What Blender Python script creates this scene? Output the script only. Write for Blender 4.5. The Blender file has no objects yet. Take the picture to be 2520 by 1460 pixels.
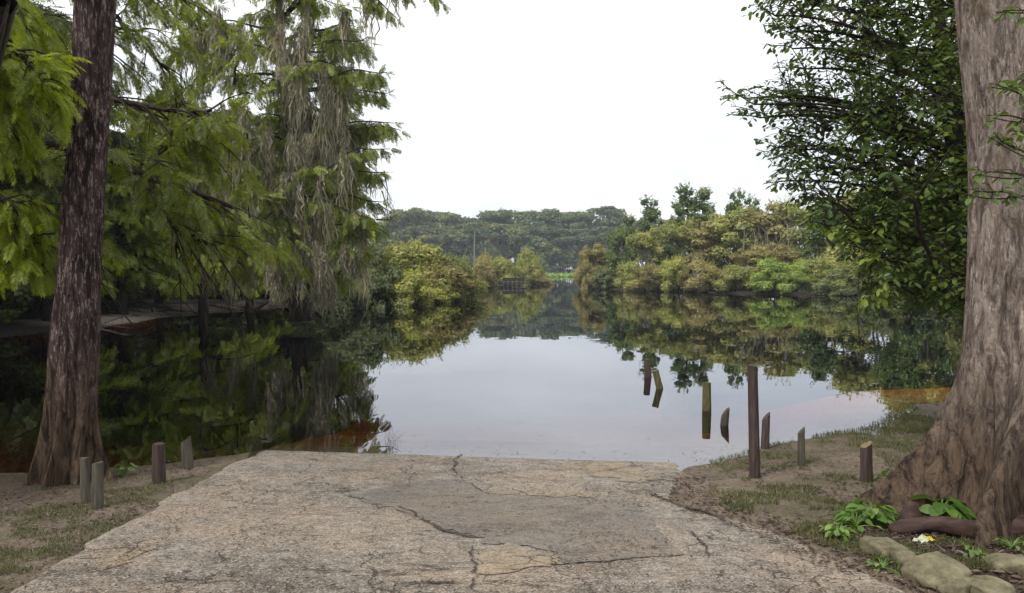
import bpy, math, random
import numpy as np
from mathutils import Vector, Matrix
R = math.radians
SC = bpy.context.scene
rng = np.random.default_rng(7)
random.seed(7)

# ------------------------------------------------------------------ camera
F = 1900.0; W0 = 2520.0; H0 = 1460.0; CZ = 2.0; HZ = 662.0      # focal length and horizon in 2520 px wide picture units
PITCH = math.atan((H0/2-HZ)/F)
cam_d = bpy.data.cameras.new('camera'); cam = bpy.data.objects.new('camera', cam_d); SC.collection.objects.link(cam)
cam.location = (0, 0, CZ); cam.rotation_euler = (R(90)-PITCH, 0, 0)
cam_d.sensor_width = 36; cam_d.lens = 36*F/W0; cam_d.clip_start = .05; cam_d.clip_end = 4000
SC.camera = cam
# ------------------------------------------------------------------ world, sun, exposure
SUN_EL, SUN_AZ = 46, 228          # azimuth clockwise from +Y
w = bpy.data.worlds.new('World'); SC.world = w; w.use_nodes = True
nt = w.node_tree; nt.nodes.clear(); L = nt.links.new
out = nt.nodes.new('ShaderNodeOutputWorld')
sky = nt.nodes.new('ShaderNodeTexSky'); sky.sky_type = 'NISHITA'; sky.sun_disc = False
sky.sun_elevation = R(SUN_EL); sky.sun_rotation = R(SUN_AZ); sky.dust_density = 3; sky.air_density = 1
b1 = nt.nodes.new('ShaderNodeBackground'); b1.inputs[1].default_value = .12
L(sky.outputs[0], b1.inputs[0])
tc = nt.nodes.new('ShaderNodeTexCoord'); mp = nt.nodes.new('ShaderNodeMapping'); mp.inputs['Scale'].default_value = (1.2, 1.2, 5)
mp.inputs['Location'].default_value = (.3, .1, .2)
L(tc.outputs['Generated'], mp.inputs[0])
nz = nt.nodes.new('ShaderNodeTexNoise'); nz.inputs['Scale'].default_value = 1.6; nz.inputs['Detail'].default_value = 5
L(mp.outputs[0], nz.inputs['Vector'])
sp_ = nt.nodes.new('ShaderNodeSeparateXYZ'); L(tc.outputs['Generated'], sp_.inputs[0])
ad = nt.nodes.new('ShaderNodeMath'); ad.operation = 'MULTIPLY_ADD'; ad.inputs[1].default_value = .55; L(sp_.outputs[2], ad.inputs[0]); L(nz.outputs[0], ad.inputs[2])
cr = nt.nodes.new('ShaderNodeValToRGB'); cr.color_ramp.elements[0].position = .48; cr.color_ramp.elements[0].color = (.53, .55, .575, 1)
cr.color_ramp.elements[1].position = 1.0; cr.color_ramp.elements[1].color = (1., .99, .95, 1)
L(ad.outputs[0], cr.inputs[0])
b2 = nt.nodes.new('ShaderNodeBackground'); b2.inputs[1].default_value = 1.02
L(cr.outputs[0], b2.inputs[0])
mx = nt.nodes.new('ShaderNodeMixShader'); mx.inputs[0].default_value = .86
L(b1.outputs[0], mx.inputs[1]); L(b2.outputs[0], mx.inputs[2]); L(mx.outputs[0], out.inputs[0])
sd_ = bpy.data.lights.new('sun', 'SUN'); sun = bpy.data.objects.new('sun', sd_); SC.collection.objects.link(sun)
sd_.energy = 1.5; sd_.angle = R(10); sd_.color = (1, .96, .9)
sun.rotation_euler = (R(90-SUN_EL), 0, R(180-SUN_AZ))
SC.view_settings.view_transform = 'Standard'; SC.view_settings.look = 'None'; SC.view_settings.exposure = .92; SC.view_settings.gamma = 1
SC.cycles.use_denoising = True
SC.cycles.max_bounces = 8; SC.cycles.diffuse_bounces = 3; SC.cycles.glossy_bounces = 3; SC.cycles.transmission_bounces = 3
SC.cycles.transparent_max_bounces = 12; SC.cycles.volume_bounces = 1; SC.cycles.caustics_reflective = False; SC.cycles.caustics_refractive = False

# ------------------------------------------------------------------ helpers: placing
def P(px, py, Y):
    x = (px-W0/2)/F; u = (H0/2-py)/F
    dy = math.cos(PITCH)+u*math.sin(PITCH); dz = -math.sin(PITCH)+u*math.cos(PITCH)
    k = Y/dy
    return Vector((x*k, Y, CZ+dz*k))
def wat(px, py):                      # point of the water plane under a picture point
    x = (px-W0/2)/F; u = (H0/2-py)/F
    dy = math.cos(PITCH)+u*math.sin(PITCH); dz = -math.sin(PITCH)+u*math.cos(PITCH)
    k = -CZ/dz
    return (x*k, dy*k)
def hash2(ix, iy, s):
    h = np.sin(ix*127.1+iy*311.7+s*74.7)*43758.5453
    return h-np.floor(h)
def vnoise(x, y, s=0):
    ix = np.floor(x); iy = np.floor(y); fx = x-ix; fy = y-iy
    fx = fx*fx*(3-2*fx); fy = fy*fy*(3-2*fy)
    a = hash2(ix, iy, s); b = hash2(ix+1, iy, s); c = hash2(ix, iy+1, s); d = hash2(ix+1, iy+1, s)
    return (a*(1-fx)+b*fx)*(1-fy)+(c*(1-fx)+d*fx)*fy-.5
def fbm(x, y, s=0, o=4):
    v = 0; a = 1
    for i in range(o):
        v = v+a*vnoise(x, y, s+i*3.7); x = x*2.03+5.2; y = y*2.03+1.3; a *= .5
    return v
near_shore = [wat(*p) for p in [(0, 1165), (150, 1160), (300, 1150), (400, 1143), (500, 1130), (580, 1120), (640, 1111), (850, 1110), (1130, 1118),
              (1440, 1131), (1600, 1143), (1700, 1148), (1760, 1140), (1840, 1120), (1900, 1100), (2000, 1078), (2070, 1068), (2150, 1052), (2200, 1030),
              (2240, 993), (2340, 986)]]
left_bank = [wat(*p) for p in [(0, 830), (120, 818), (240, 800), (330, 796), (420, 778), (520, 768), (650, 757), (750, 752), (930, 750), (1000, 745), (1100, 741), (1160, 737)]]
right_bank = [wat(*p) for p in [(1430, 710), (1480, 712), (1550, 716), (1650, 718), (1750, 722), (1850, 725), (2100, 728), (2200, 738)]]
LAKE = [(-18, 17), (-14, 11.5), (-10, 8.6), (-7, 7.7)]+near_shore+[(7.6, 12.3), (10, 13), (14, 15), (17, 20), (20, 28), (22, 36)]
LAKE += right_bank[::-1]+[(8, 100), (16, 150), (40, 205), (60, 240), (40, 258), (0, 262), (-50, 255), (-70, 240), (-40, 190), (-14, 120), (-8, 75), (-5, 56)]
LAKE += left_bank[::-1]
LP = np.array(LAKE)
def shore_dist(x, y):                 # + on land, - over water
    x = np.asarray(x, float); y = np.asarray(y, float)
    best = np.full(x.shape, 1e9); ins = np.zeros(x.shape, bool)
    n = len(LP)
    for i in range(n):
        ax, ay = LP[i]; bx, by = LP[(i+1) % n]
        dx, dy = bx-ax, by-ay
        t = np.clip(((x-ax)*dx+(y-ay)*dy)/(dx*dx+dy*dy), 0, 1)
        best = np.minimum(best, (x-ax-t*dx)**2+(y-ay-t*dy)**2)
        if ay != by:
            c = ((ay > y) != (by > y)) & (x < (bx-ax)*(y-ay)/(by-ay)+ax)
            ins ^= c
    d = np.sqrt(best)
    return np.where(ins, -d, d)
def sstep(a, b, v):
    t = np.clip((v-a)/(b-a), 0, 1); return t*t*(3-2*t)
RAMP_L = -2.83
def ramp_right(y):
    return np.interp(y, [4.3, 4.84, 5.4, 6, 6.6, 7.2, 7.9, 8.4, 12], [2.25, 2.12, 1.86, 1.5, 1.36, 1.55, 1.85, 2.1, 2.2])
def ramp_edge(x): return 8.46-.125*(np.clip(np.asarray(x, float), -3.2, 2.4)+2.7)
def ramp_z(x, y):
    e = ramp_edge(x)-np.asarray(y, float)
    return np.where(e > 0, .053*e, .15*e)
def ground_z(x, y, rough=True):
    x = np.asarray(x, float); y = np.asarray(y, float)
    s = shore_dist(x, y)
    nearw = 1-sstep(13, 20, y)
    up_near = .053*np.minimum(s, 12)+.0*s
    up_far = .9*(1-np.exp(-np.maximum(s, 0)*.16))+.03*np.maximum(s-6, 0)*0
    up = up_near*nearw+up_far*(1-nearw)
    rampw = sstep(-3.1, -2.7, x)*(1-sstep(2.6, 4.5, x))*nearw
    shelf = np.exp(-((x-7.8)/3.4)**4-(np.maximum(y-12, 0)/2.9)**2)
    k = .3*(1-rampw)+.15*rampw
    k = k*(1-shelf*.955)+.5*sstep(16, 22, y)
    dn = np.maximum(-s, 0)*k
    dn = np.where(dn > .6, .6+(dn-.6)*.6, dn)
    z = np.where(s > 0, up, -np.minimum(dn, 2.4))
    if rough:
        a = np.clip(.25+np.abs(s)*.6, 0, 1)
        z = z+fbm(x*1.1, y*1.1, 3)*.05*a*nearw+fbm(x*5, y*5, 9)*.016*nearw*a+fbm(x*.15, y*.15, 5)*.3*(1-nearw)*np.clip(s*.1, 0, 1)
    # seat for the concrete
    on = sstep(RAMP_L-.05, RAMP_L+.12, x)*(1-sstep(ramp_right(y)-.15, ramp_right(y)+.02, x))*(1-sstep(10, 10.6, y))
    z = z*(1-on)+(ramp_z(x, y)-.04)*on
    return z
def gz(x, y): return float(ground_z(np.array([x]), np.array([y]))[0])
def G(px, py, mode='g'):              # ground point under a picture point
    x = (px-W0/2)/F; u = (H0/2-py)/F
    dy = math.cos(PITCH)+u*math.sin(PITCH); dz = -math.sin(PITCH)+u*math.cos(PITCH)
    k = CZ/(-dz)
    for _ in range(12):
        zz = gz(x*k, dy*k) if mode == 'g' else float(ramp_z(0, dy*k))
        k = k*.3+.7*(CZ-zz)/(-dz)
    return Vector((x*k, dy*k, zz))

# ------------------------------------------------------------------ helpers: objects
def link(o): SC.collection.objects.link(o); return o
def mesh_np(name, V, faces, mat=None, parent=None, smooth=False):
    """V (n,3); faces list of (m,k) int arrays"""
    me = bpy.data.meshes.new(name)
    V = np.asarray(V, np.float32)
    faces = [np.asarray(f, np.int32) for f in faces if len(f)]
    me.vertices.add(len(V)); me.vertices.foreach_set('co', V.ravel())
    nl = sum(f.size for f in faces); npoly = sum(len(f) for f in faces)
    me.loops.add(nl); me.loops.foreach_set('vertex_index', np.concatenate([f.ravel() for f in faces]))
    tot = np.concatenate([np.full(len(f), f.shape[1], np.int32) for f in faces])
    st = np.concatenate([[0], np.cumsum(tot)[:-1]]).astype(np.int32)
    me.polygons.add(npoly); me.polygons.foreach_set('loop_start', st); me.polygons.foreach_set('loop_total', tot)
    me.polygons.foreach_set('use_smooth', np.full(npoly, smooth))
    me.update(calc_edges=True); me.validate()
    if mat: me.materials.append(mat)
    o = bpy.data.objects.new(name, me); link(o)
    if parent: o.parent = parent
    return o
class MB:
    def __init__(s): s.v = []; s.q = []; s.t = []; s.n = 0
    def add(s, V, Q=None, T=None):
        V = np.asarray(V, float)
        s.v.append(V)
        if Q is not None and len(Q): s.q.append(np.asarray(Q)+s.n)
        if T is not None and len(T): s.t.append(np.asarray(T)+s.n)
        s.n += len(V)
    def build(s, name, mat, parent=None, smooth=False):
        if not s.v: return None
        fs = []
        if s.q: fs.append(np.concatenate(s.q))
        if s.t: fs.append(np.concatenate(s.t))
        return mesh_np(name, np.concatenate(s.v), fs, mat, parent, smooth)
def tag(o, label=None, cat=None, group=None, kind=None):
    if label: o['label'] = label
    if cat: o['category'] = cat
    if group: o['group'] = group
    if kind: o['kind'] = kind
    return o
def empty(name, loc=(0, 0, 0), label=None, cat=None, group=None, rz=0, sc=None):
    o = bpy.data.objects.new(name, None); link(o); o.location = loc; o.rotation_euler = (0, 0, rz); o.empty_display_size = .2
    if sc: o.scale = sc
    return tag(o, label, cat, group)
def copy_tree(root, loc, rz, sc, label, group=None):
    r = root.copy(); SC.collection.objects.link(r); r.location = loc; r.rotation_euler = (0, 0, rz); r.scale = sc
    r['label'] = label
    if group: r['group'] = group
    for ch in list(root.children):
        c = ch.copy(); SC.collection.objects.link(c); c.parent = r
    return r

def tube(mb, path, rad, n=6, cap=True, flute=None):
    path = np.asarray([tuple(p) for p in path], float); m = len(path)
    rad = np.broadcast_to(np.asarray(rad, float), (m,))
    T = np.gradient(path, axis=0); T /= np.linalg.norm(T, axis=1)[:, None]+1e-9
    up = np.array([0, 0, 1.]) if abs(T[0][2]) < .8 else np.array([1., 0, 0])
    V = []
    a = np.arange(n)/n*2*math.pi
    u = np.cross(T[0], up); u /= np.linalg.norm(u)
    for i in range(m):
        u = u-T[i]*np.dot(u, T[i]); u /= np.linalg.norm(u)+1e-9
        v = np.cross(T[i], u)
        r = rad[i]*np.ones(n) if flute is None else rad[i]*flute(a, i/(m-1))
        V.append(path[i]+(np.cos(a)*r)[:, None]*u+(np.sin(a)*r)[:, None]*v)
    V = np.concatenate(V)
    i, j = np.meshgrid(np.arange(m-1), np.arange(n), indexing='ij'); i = i.ravel(); j = j.ravel(); k = (j+1) % n
    Q = np.stack([i*n+j, i*n+k, (i+1)*n+k, (i+1)*n+j], 1)
    Tt = []
    if cap:
        V = np.concatenate([V, path[:1], path[-1:]]); c0 = m*n; c1 = c0+1
        jj = np.arange(n); kk = (jj+1) % n
        Tt = np.concatenate([np.stack([np.full(n, c0), kk, jj], 1), np.stack([np.full(n, c1), (m-1)*n+jj, (m-1)*n+kk], 1)])
    mb.add(V, Q, Tt)
def bez(a, b, c, n):
    a, b, c = (np.array(tuple(p), float) for p in (a, b, c)); t = np.linspace(0, 1, n)[:, None]
    return (1-t)**2*a+2*t*(1-t)*b+t*t*c
def poly(pts, n):                     # catmull-rom through points
    p = np.array([tuple(q) for q in pts], float); m = len(p)
    pp = np.concatenate([[2*p[0]-p[1]], p, [2*p[-1]-p[-2]]])
    o = []
    for t in np.linspace(0, m-1-1e-6, n):
        i = int(t); f = t-i; a, b, c, d = pp[i:i+4]
        o.append(.5*((2*b)+(c-a)*f+(2*a-5*b+4*c-d)*f*f+(3*b-a-3*c+d)*f**3))
    return np.array(o)
def wob(path, amp, s):
    s = abs(int(s))
    r = np.random.default_rng(s); n = len(path)
    k = r.normal(size=(n, 3))*amp; k[0] = 0
    for _ in range(2): k[1:-1] = (k[:-2]+k[1:-1]*2+k[2:])/4
    return path+k

# templates
LEAF_V = np.array([(0, 0, 0), (.28, .2, .05), (.68, .19, .03), (1, 0, -.06), (.68, -.19, .03), (.28, -.2, .05)], float)
LEAF_Q = np.array([(0, 1, 2, 3), (0, 3, 4, 5)])
CLUMP_V = np.array([(-.5, -.25, 0), (.1, -.5, .12), (.5, .2, 0), (-.15, .5, -.1)], float)
CLUMP_Q = np.array([(0, 1, 2, 3)])
def spray_template(n=11, seed=1, wd=.05):
    r = np.random.default_rng(seed); V = []; Q = []
    def dia(a, b, wv, nrm):
        a = np.array(a); b = np.array(b); d = b-a; s = np.cross(d, nrm); s = s/np.linalg.norm(s)*wv
        k = len(V); V.extend([a, a+d*.4+s, b, a+d*.4-s]); Q.append((k, k+1, k+2, k+3))
    dia((0, 0, 0), (1, 0, -.12), .012, (0, 0, 1))
    for i in range(n):
        t = .1+.85*i/(n-1); l = .36*(1-.55*t)*(.8+.4*r.random())*math.sin(min(1, t*3+.35)*1.57)
        for sg in (1, -1):
            tt = t+r.uniform(-.02, .02)
            a = (tt, 0, -.12*tt*tt); b = (tt+l*.62, sg*l*.8, -.12*tt*tt-l*.35*r.uniform(.2, 1.2))
            dia(a, b, wd*(.7+.5*r.random()), (r.uniform(-.5, .5), r.uniform(-.5, .5), 1))
    dia((.9, 0, -.1), (1.12, 0, -.2), .03, (0, 0, 1))
    return np.array(V), np.array(Q)
SPRAY = spray_template(15, 1, .03)
SPRAY_HI = spray_template(20, 3, .022)
SPRAY_LO = spray_template(6, 2, .085)
def scatter(tv, tq, Pp, D, N, S):
    Pp = np.asarray(Pp, float); D = np.asarray(D, float); N = np.asarray(N, float); S = np.asarray(S, float)
    D = D/(np.linalg.norm(D, axis=1)[:, None]+1e-9)
    B = np.cross(N, D); B /= np.linalg.norm(B, axis=1)[:, None]+1e-9
    N = np.cross(D, B)
    V = Pp[:, None, :]+S[:, None, None]*(tv[None, :, 0:1]*D[:, None, :]+tv[None, :, 1:2]*B[:, None, :]+tv[None, :, 2:3]*N[:, None, :])
    n = len(Pp); k = len(tv)
    Q = (tq[None]+(np.arange(n)*k)[:, None, None]).reshape(-1, tq.shape[1])
    return V.reshape(-1, 3), Q

# ------------------------------------------------------------------ helpers: materials
def mat(name):
    m = bpy.data.materials.new(name); m.use_nodes = True; n = m.node_tree.nodes; n.clear()
    return m, m.node_tree
class NG:
    def __init__(s, name):
        s.m, s.t = mat(name); s.o = s.n('ShaderNodeOutputMaterial')
    def n(s, ty, **kw):
        x = s.t.nodes.new(ty)
        for k, v in kw.items(): setattr(x, k, v)
        return x
    def l(s, a, b): s.t.links.new(a, b)
    def coord(s, kind='Object', scale=(1, 1, 1)):
        c = s.n('ShaderNodeTexCoord'); m = s.n('ShaderNodeMapping'); m.inputs['Scale'].default_value = scale
        s.l(c.outputs[kind], m.inputs[0]); return m.outputs[0]
    def pos(s, scale=(1, 1, 1)):
        c = s.n('ShaderNodeNewGeometry'); m = s.n('ShaderNodeMapping'); m.inputs['Scale'].default_value = scale
        s.l(c.outputs['Position'], m.inputs[0]); return m.outputs[0]
    def noise(s, vec, sc, det=4, rough=.6, dist=0):
        x = s.n('ShaderNodeTexNoise'); x.inputs['Scale'].default_value = sc; x.inputs['Detail'].default_value = det
        x.inputs['Roughness'].default_value = rough; x.inputs['Distortion'].default_value = dist
        s.l(vec, x.inputs['Vector']); return x.outputs['Fac']
    def vor(s, vec, sc, feat='F1', out='Distance'):
        x = s.n('ShaderNodeTexVoronoi', feature=feat); x.inputs['Scale'].default_value = sc
        s.l(vec, x.inputs['Vector']); return x.outputs[out]
    def ramp(s, fac, stops):
        x = s.n('ShaderNodeValToRGB'); e = x.color_ramp.elements
        while len(e) < len(stops): e.new(.5)
        for i, (p, c) in enumerate(stops):
            e[i].position = p; e[i].color = (c, c, c, 1) if not hasattr(c, '__len__') else (*c, 1)
        s.l(fac, x.inputs[0]); return x.outputs[0]
    def mix(s, fac, a, b, mode='MIX'):
        x = s.n('ShaderNodeMix', data_type='RGBA', blend_type=mode)
        for i, v in ((0, fac), (6, a), (7, b)):
            if hasattr(v, 'links'): s.l(v, x.inputs[i])
            elif isinstance(v, (int, float)): x.inputs[i].default_value = v if i == 0 else (v, v, v, 1)
            else: x.inputs[i].default_value = (*v, 1)
        return x.outputs[2]
    def math(s, op, a, b=0, clamp=False):
        x = s.n('ShaderNodeMath', operation=op, use_clamp=clamp)
        for i, v in ((0, a), (1, b)):
            if hasattr(v, 'links'): s.l(v, x.inputs[i])
            else: x.inputs[i].default_value = v
        return x.outputs[0]
    def bump(s, h, st, d, prev=None):
        x = s.n('ShaderNodeBump'); x.inputs['Strength'].default_value = st; x.inputs['Distance'].default_value = d
        s.l(h, x.inputs['Height'])
        if prev: s.l(prev, x.inputs['Normal'])
        return x.outputs[0]
    def prin(s, col, rough=.8, normal=None, spec=.3):
        x = s.n('ShaderNodeBsdfPrincipled')
        for k, v in (('Base Color', col), ('Roughness', rough), ('Specular IOR Level', spec)):
            if hasattr(v, 'links'): s.l(v, x.inputs[k])
            else: x.inputs[k].default_value = (*v, 1) if hasattr(v, '__len__') else v
        if normal: s.l(normal, x.inputs['Normal'])
        s.l(x.outputs[0], s.o.inputs[0]); return x
def foliage(name, cols, nscale=.6, trans=.35, vary=.5):
    """cols: dark, mid, light; random per leaf plus patches through the crown"""
    g = NG(name)
    geo = g.n('ShaderNodeNewGeometry'); oi = g.n('ShaderNodeObjectInfo')
    nf = g.noise(g.pos(), nscale, 3)
    f = g.math('ADD', g.math('MULTIPLY', geo.outputs['Random Per Island'], vary), g.math('MULTIPLY', g.ramp(nf, [(.3, 0.), (.7, 1.)]), 1-vary))
    f = g.math('ADD', g.math('MULTIPLY', f, .8), g.math('MULTIPLY', oi.outputs['Random'], .2))
    c = g.ramp(f, [(.1, cols[0]), (.5, cols[1]), (.92, cols[2])])
    d = g.n('ShaderNodeBsdfDiffuse'); t = g.n('ShaderNodeBsdfTranslucent'); m1 = g.n('ShaderNodeMixShader'); m1.inputs[0].default_value = trans
    gl = g.n('ShaderNodeBsdfGlossy'); gl.inputs['Roughness'].default_value = .45; m2 = g.n('ShaderNodeMixShader'); m2.inputs[0].default_value = .035
    tcx = g.mix(.35, c, (.25, .3, .03), 'MIX') if False else c
    g.l(c, d.inputs[0]); g.l(g.mix(1., tcx, (1.25, 1.2, .6), 'MULTIPLY'), t.inputs[0])
    g.l(d.outputs[0], m1.inputs[1]); g.l(t.outputs[0], m1.inputs[2]); g.l(m1.outputs[0], m2.inputs[1]); g.l(gl.outputs[0], m2.inputs[2])
    g.l(m2.outputs[0], g.o.inputs[0]); return g.m
def bark(name, base, dark, fleck, sz=1, fl=.62, bump=.03, moss=None, st=.14):
    g = NG(name)
    v = g.coord('Object', (sz, sz, sz*st)); vs = g.coord('Object', (sz, sz, sz*.22))
    n1 = g.noise(v, 16, 6, .7, .8); n2 = g.noise(vs, 48, 5, .7, .8); n3 = g.noise(g.coord('Object'), 2.2, 4); n4 = g.noise(v, 60, 4, .7)
    c = g.mix(g.ramp(n1, [(.40, 0.), (.56, 1.)]), dark, base)
    c = g.mix(g.ramp(n4, [(.35, .75), (.5, 0.)]), c, dark)
    c = g.mix(g.math('MULTIPLY', g.ramp(n2, [(fl, 0.), (fl+.05, .85)]), g.ramp(n1, [(.42, 0.), (.5, 1.)])), c, fleck)
    c = g.mix(g.ramp(n3, [(.42, 0.), (.68, .5)]), c, [x*.5 for x in base])
    if moss:
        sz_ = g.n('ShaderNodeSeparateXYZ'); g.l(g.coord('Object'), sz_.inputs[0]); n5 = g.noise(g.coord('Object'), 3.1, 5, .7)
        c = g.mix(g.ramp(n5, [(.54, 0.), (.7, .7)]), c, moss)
        c = g.mix(g.ramp(g.math('ADD', g.math('MULTIPLY', sz_.outputs[2], .5), g.math('MULTIPLY', n5, .55)), [(.5, .92), (1.12, 0.)]), c, g.mix(g.ramp(n1, [(.4, 0.), (.6, 1.)]), (.022, .014, .011), (.12, .08, .052)))  # dark wet base, deepened to put the root hollows' shade into the colour
    nb = g.bump(n1, 1, bump, g.bump(n4, .9, bump*.35))
    g.prin(c, .9, nb, .15); return g.m
def plain(name, c1, c2, sc=20, rough=.8, bump=.003, stretch=(1, 1, 1), spec=.3):
    g = NG(name); v = g.coord('Object', stretch); n = g.noise(v, sc, 5, .65)
    g.prin(g.ramp(n, [(.32, c1), (.68, c2)]), rough, g.bump(n, .7, bump), spec); return g.m

M = {}
M['far_dark'] = foliage('far_dark_foliage', [(.018, .04, .024), (.055, .092, .032), (.16, .18, .05)], .1, .35, .25)
M['far_mid'] = foliage('far_mid_foliage', [(.036, .062, .028), (.1, .128, .04), (.25, .25, .07)], .1, .35, .25)
M['olive'] = foliage('olive_foliage', [(.12, .145, .04), (.28, .3, .085), (.45, .44, .14)], .35, .35, .3)
M['yellow'] = foliage('yellow_green_foliage', [(.17, .2, .04), (.34, .36, .085), (.5, .48, .12)], .5, .35, .3)
M['rust'] = foliage('rusty_foliage', [(.16, .145, .055), (.32, .285, .105), (.46, .4, .15)], .4, .35, .3)
M['green'] = foliage('green_foliage', [(.045, .085, .025), (.11, .165, .042), (.2, .27, .07)], .5, .35, .3)
M['bright'] = foliage('bright_green_foliage', [(.13, .2, .035), (.27, .36, .07), (.42, .48, .12)], .5, .35, .3)
M['grey_green'] = foliage('grey_green_foliage', [(.07, .1, .045), (.15, .185, .075), (.26, .29, .13)], .5, .35, .3)
M['cypress'] = foliage('cypress_foliage', [(.024, .042, .004), (.135, .175, .011), (.36, .41, .034)], .7, .5, .4)
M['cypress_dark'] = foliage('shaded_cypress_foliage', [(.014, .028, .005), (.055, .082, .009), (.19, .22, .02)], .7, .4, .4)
M['cypress_bright'] = foliage('fresh_cypress_foliage', [(.08, .12, .006), (.23, .3, .012), (.4, .45, .03)], 1.2, .5, .4)
M['dark_leaf'] = foliage('dark_leaf', [(.018, .042, .012), (.055, .105, .02), (.18, .24, .045)], .8, .4, .5)
M['herb'] = foliage('herb_leaf', [(.05, .1, .02), (.1, .19, .032), (.2, .29, .06)], 6, .35)
M['moss'] = foliage('spanish_moss', [(.1, .092, .06), (.25, .232, .16), (.42, .39, .28)], 3, .3)
M['grass'] = foliage('grass_blades', [(.025, .03, .012), (.08, .092, .03), (.19, .18, .08)], 2, .3)
M['bark_left'] = bark('cypress_bark_brown', (.075, .048, .046), (.016, .009, .01), (.3, .25, .235), 1.0, .53, .05, (.05, .03, .026), .2)
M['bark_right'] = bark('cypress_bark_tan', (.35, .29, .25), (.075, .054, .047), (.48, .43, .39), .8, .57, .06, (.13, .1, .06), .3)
M['bark'] = bark('dark_bark', (.055, .042, .035), (.016, .012, .01), (.12, .1, .085), .6)
M['bark_pale'] = bark('pale_bark', (.24, .22, .19), (.12, .11, .1), (.45, .42, .38), .6)

# ------------------------------------------------------------------ ground
def axis(lo, f0, f1, hi, fine, ratio):
    a = list(np.arange(f0, f1, fine)); s = fine
    while a[-1] < hi: s = min(s*ratio, 14); a.append(a[-1]+s)
    s = fine
    while a[0] > lo: s = min(s*ratio, 14); a.insert(0, a[0]-s)
    return np.array(a)
xs = axis(-620, -6.5, 8.5, 620, .06, 1.06); ys = axis(-30, 3.2, 13.5, 900, .06, 1.05)
XX, YY = np.meshgrid(xs, ys, indexing='ij'); ZZ = ground_z(XX, YY)
nx, ny = XX.shape
i, j = np.meshgrid(np.arange(nx-1), np.arange(ny-1), indexing='ij'); i = i.ravel(); j = j.ravel()
Q = np.stack([i*ny+j, (i+1)*ny+j, (i+1)*ny+j+1, i*ny+j+1], 1)
g = NG('bank_soil')
pos = g.pos(); sep = g.n('ShaderNodeSeparateXYZ'); g.l(pos, sep.inputs[0])
nA = g.noise(pos, .9, 5, .6); nB = g.noise(pos, 7, 6, .7); nC = g.noise(pos, 45, 5, .75); nD = g.noise(g.pos((1, .45, 1)), 26, 4, .7, 1.0)
sand = g.mix(g.ramp(nB, [(.3, 0.), (.7, 1.)]), (.085, .062, .047), (.225, .18, .14))
sand = g.mix(g.ramp(nD, [(.36, 1.), (.48, 0.)]), sand, (.05, .036, .028))
sand = g.mix(g.ramp(g.noise(pos, 22, 6, .8, 1.), [(.55, 0.), (.68, .8)]), sand, (.34, .28, .22))
grassc = g.mix(g.ramp(nC, [(.3, 0.), (.7, 1.)]), (.04, .042, .02), (.13, .115, .065))
gm = g.ramp(g.math('ADD', g.math('MULTIPLY', nA, .65), g.math('MULTIPLY', nB, .45)), [(.55, 0.), (.64, .9)])
yfar = g.ramp(g.math('MULTIPLY', sep.outputs[1], .03), [(.4, 0.), (.6, 1.)])      # far banks: shade under the trees put into the soil colour
c = g.mix(gm, sand, grassc)
c = g.mix(yfar, c, g.mix(g.ramp(nB, [(.4, 0.), (.65, 1.)]), (.014, .012, .008), (.04, .034, .024)))
mx_ = g.math('MULTIPLY', g.ramp(g.math('MULTIPLY', g.math('ADD', sep.outputs[0], 25), .05), [(.36, 0.), (.41, 1.), (.6, 1.), (.66, 0.)]), g.ramp(g.math('MULTIPLY', sep.outputs[1], .02), [(.5, 0.), (.54, 1.), (.8, 1.), (.86, 0.)]))
mx_ = g.math('MULTIPLY', mx_, g.ramp(g.math('ADD', sep.outputs[2], g.math('MULTIPLY', nA, .3)), [(.0, 1.), (.36, 1.), (.46, 0.)]))
mx_ = g.math('MULTIPLY', mx_, g.ramp(g.noise(pos, .7, 4, .7), [(.42, 0.), (.52, 1.)]))
c = g.mix(mx_, c, g.mix(g.ramp(nD, [(.35, 0.), (.6, 1.)]), (.1, .075, .065), (.34, .28, .25)))
wet = g.ramp(g.math('ADD', sep.outputs[2], g.math('MULTIPLY', nB, .03)), [(.0, 1.), (.05, 0.)])
c = g.mix(g.math('MULTIPLY', wet, .45), c, g.mix(1., c, (.42, .36, .3), 'MULTIPLY'))
under = g.ramp(g.math('MULTIPLY', sep.outputs[2], -8), [(.02, 0.), (.25, 1.)])
c = g.mix(under, c, g.mix(g.ramp(nB, [(.35, 0.), (.65, 1.)]), (.3, .21, .13), (.5, .37, .24)))
vs_ = g.n('ShaderNodeVectorMath', operation='DISTANCE'); vs_.inputs[1].default_value = (7.4, 12.6, 0); g.l(pos, vs_.inputs[0])
c = g.mix(g.math('MULTIPLY', g.ramp(g.math('ADD', g.math('MULTIPLY', vs_.outputs['Value'], .25), g.math('MULTIPLY', nB, .12)), [(.75, 1.), (1., 0.)]), g.ramp(g.math('MULTIPLY', sep.outputs[2], -8), [(.0, 0.), (.06, 1.)])), c, (.95, .56, .2))
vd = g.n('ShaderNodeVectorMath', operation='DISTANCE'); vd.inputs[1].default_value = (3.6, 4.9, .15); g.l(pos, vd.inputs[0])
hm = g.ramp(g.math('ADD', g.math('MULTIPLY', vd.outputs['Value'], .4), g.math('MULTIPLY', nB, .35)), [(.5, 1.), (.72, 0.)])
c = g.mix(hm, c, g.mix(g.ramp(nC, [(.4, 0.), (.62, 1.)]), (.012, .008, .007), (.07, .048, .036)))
vl = g.n('ShaderNodeVectorMath', operation='DISTANCE'); vl.inputs[1].default_value = (-4.9, 7.0, .1); g.l(pos, vl.inputs[0])
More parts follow.
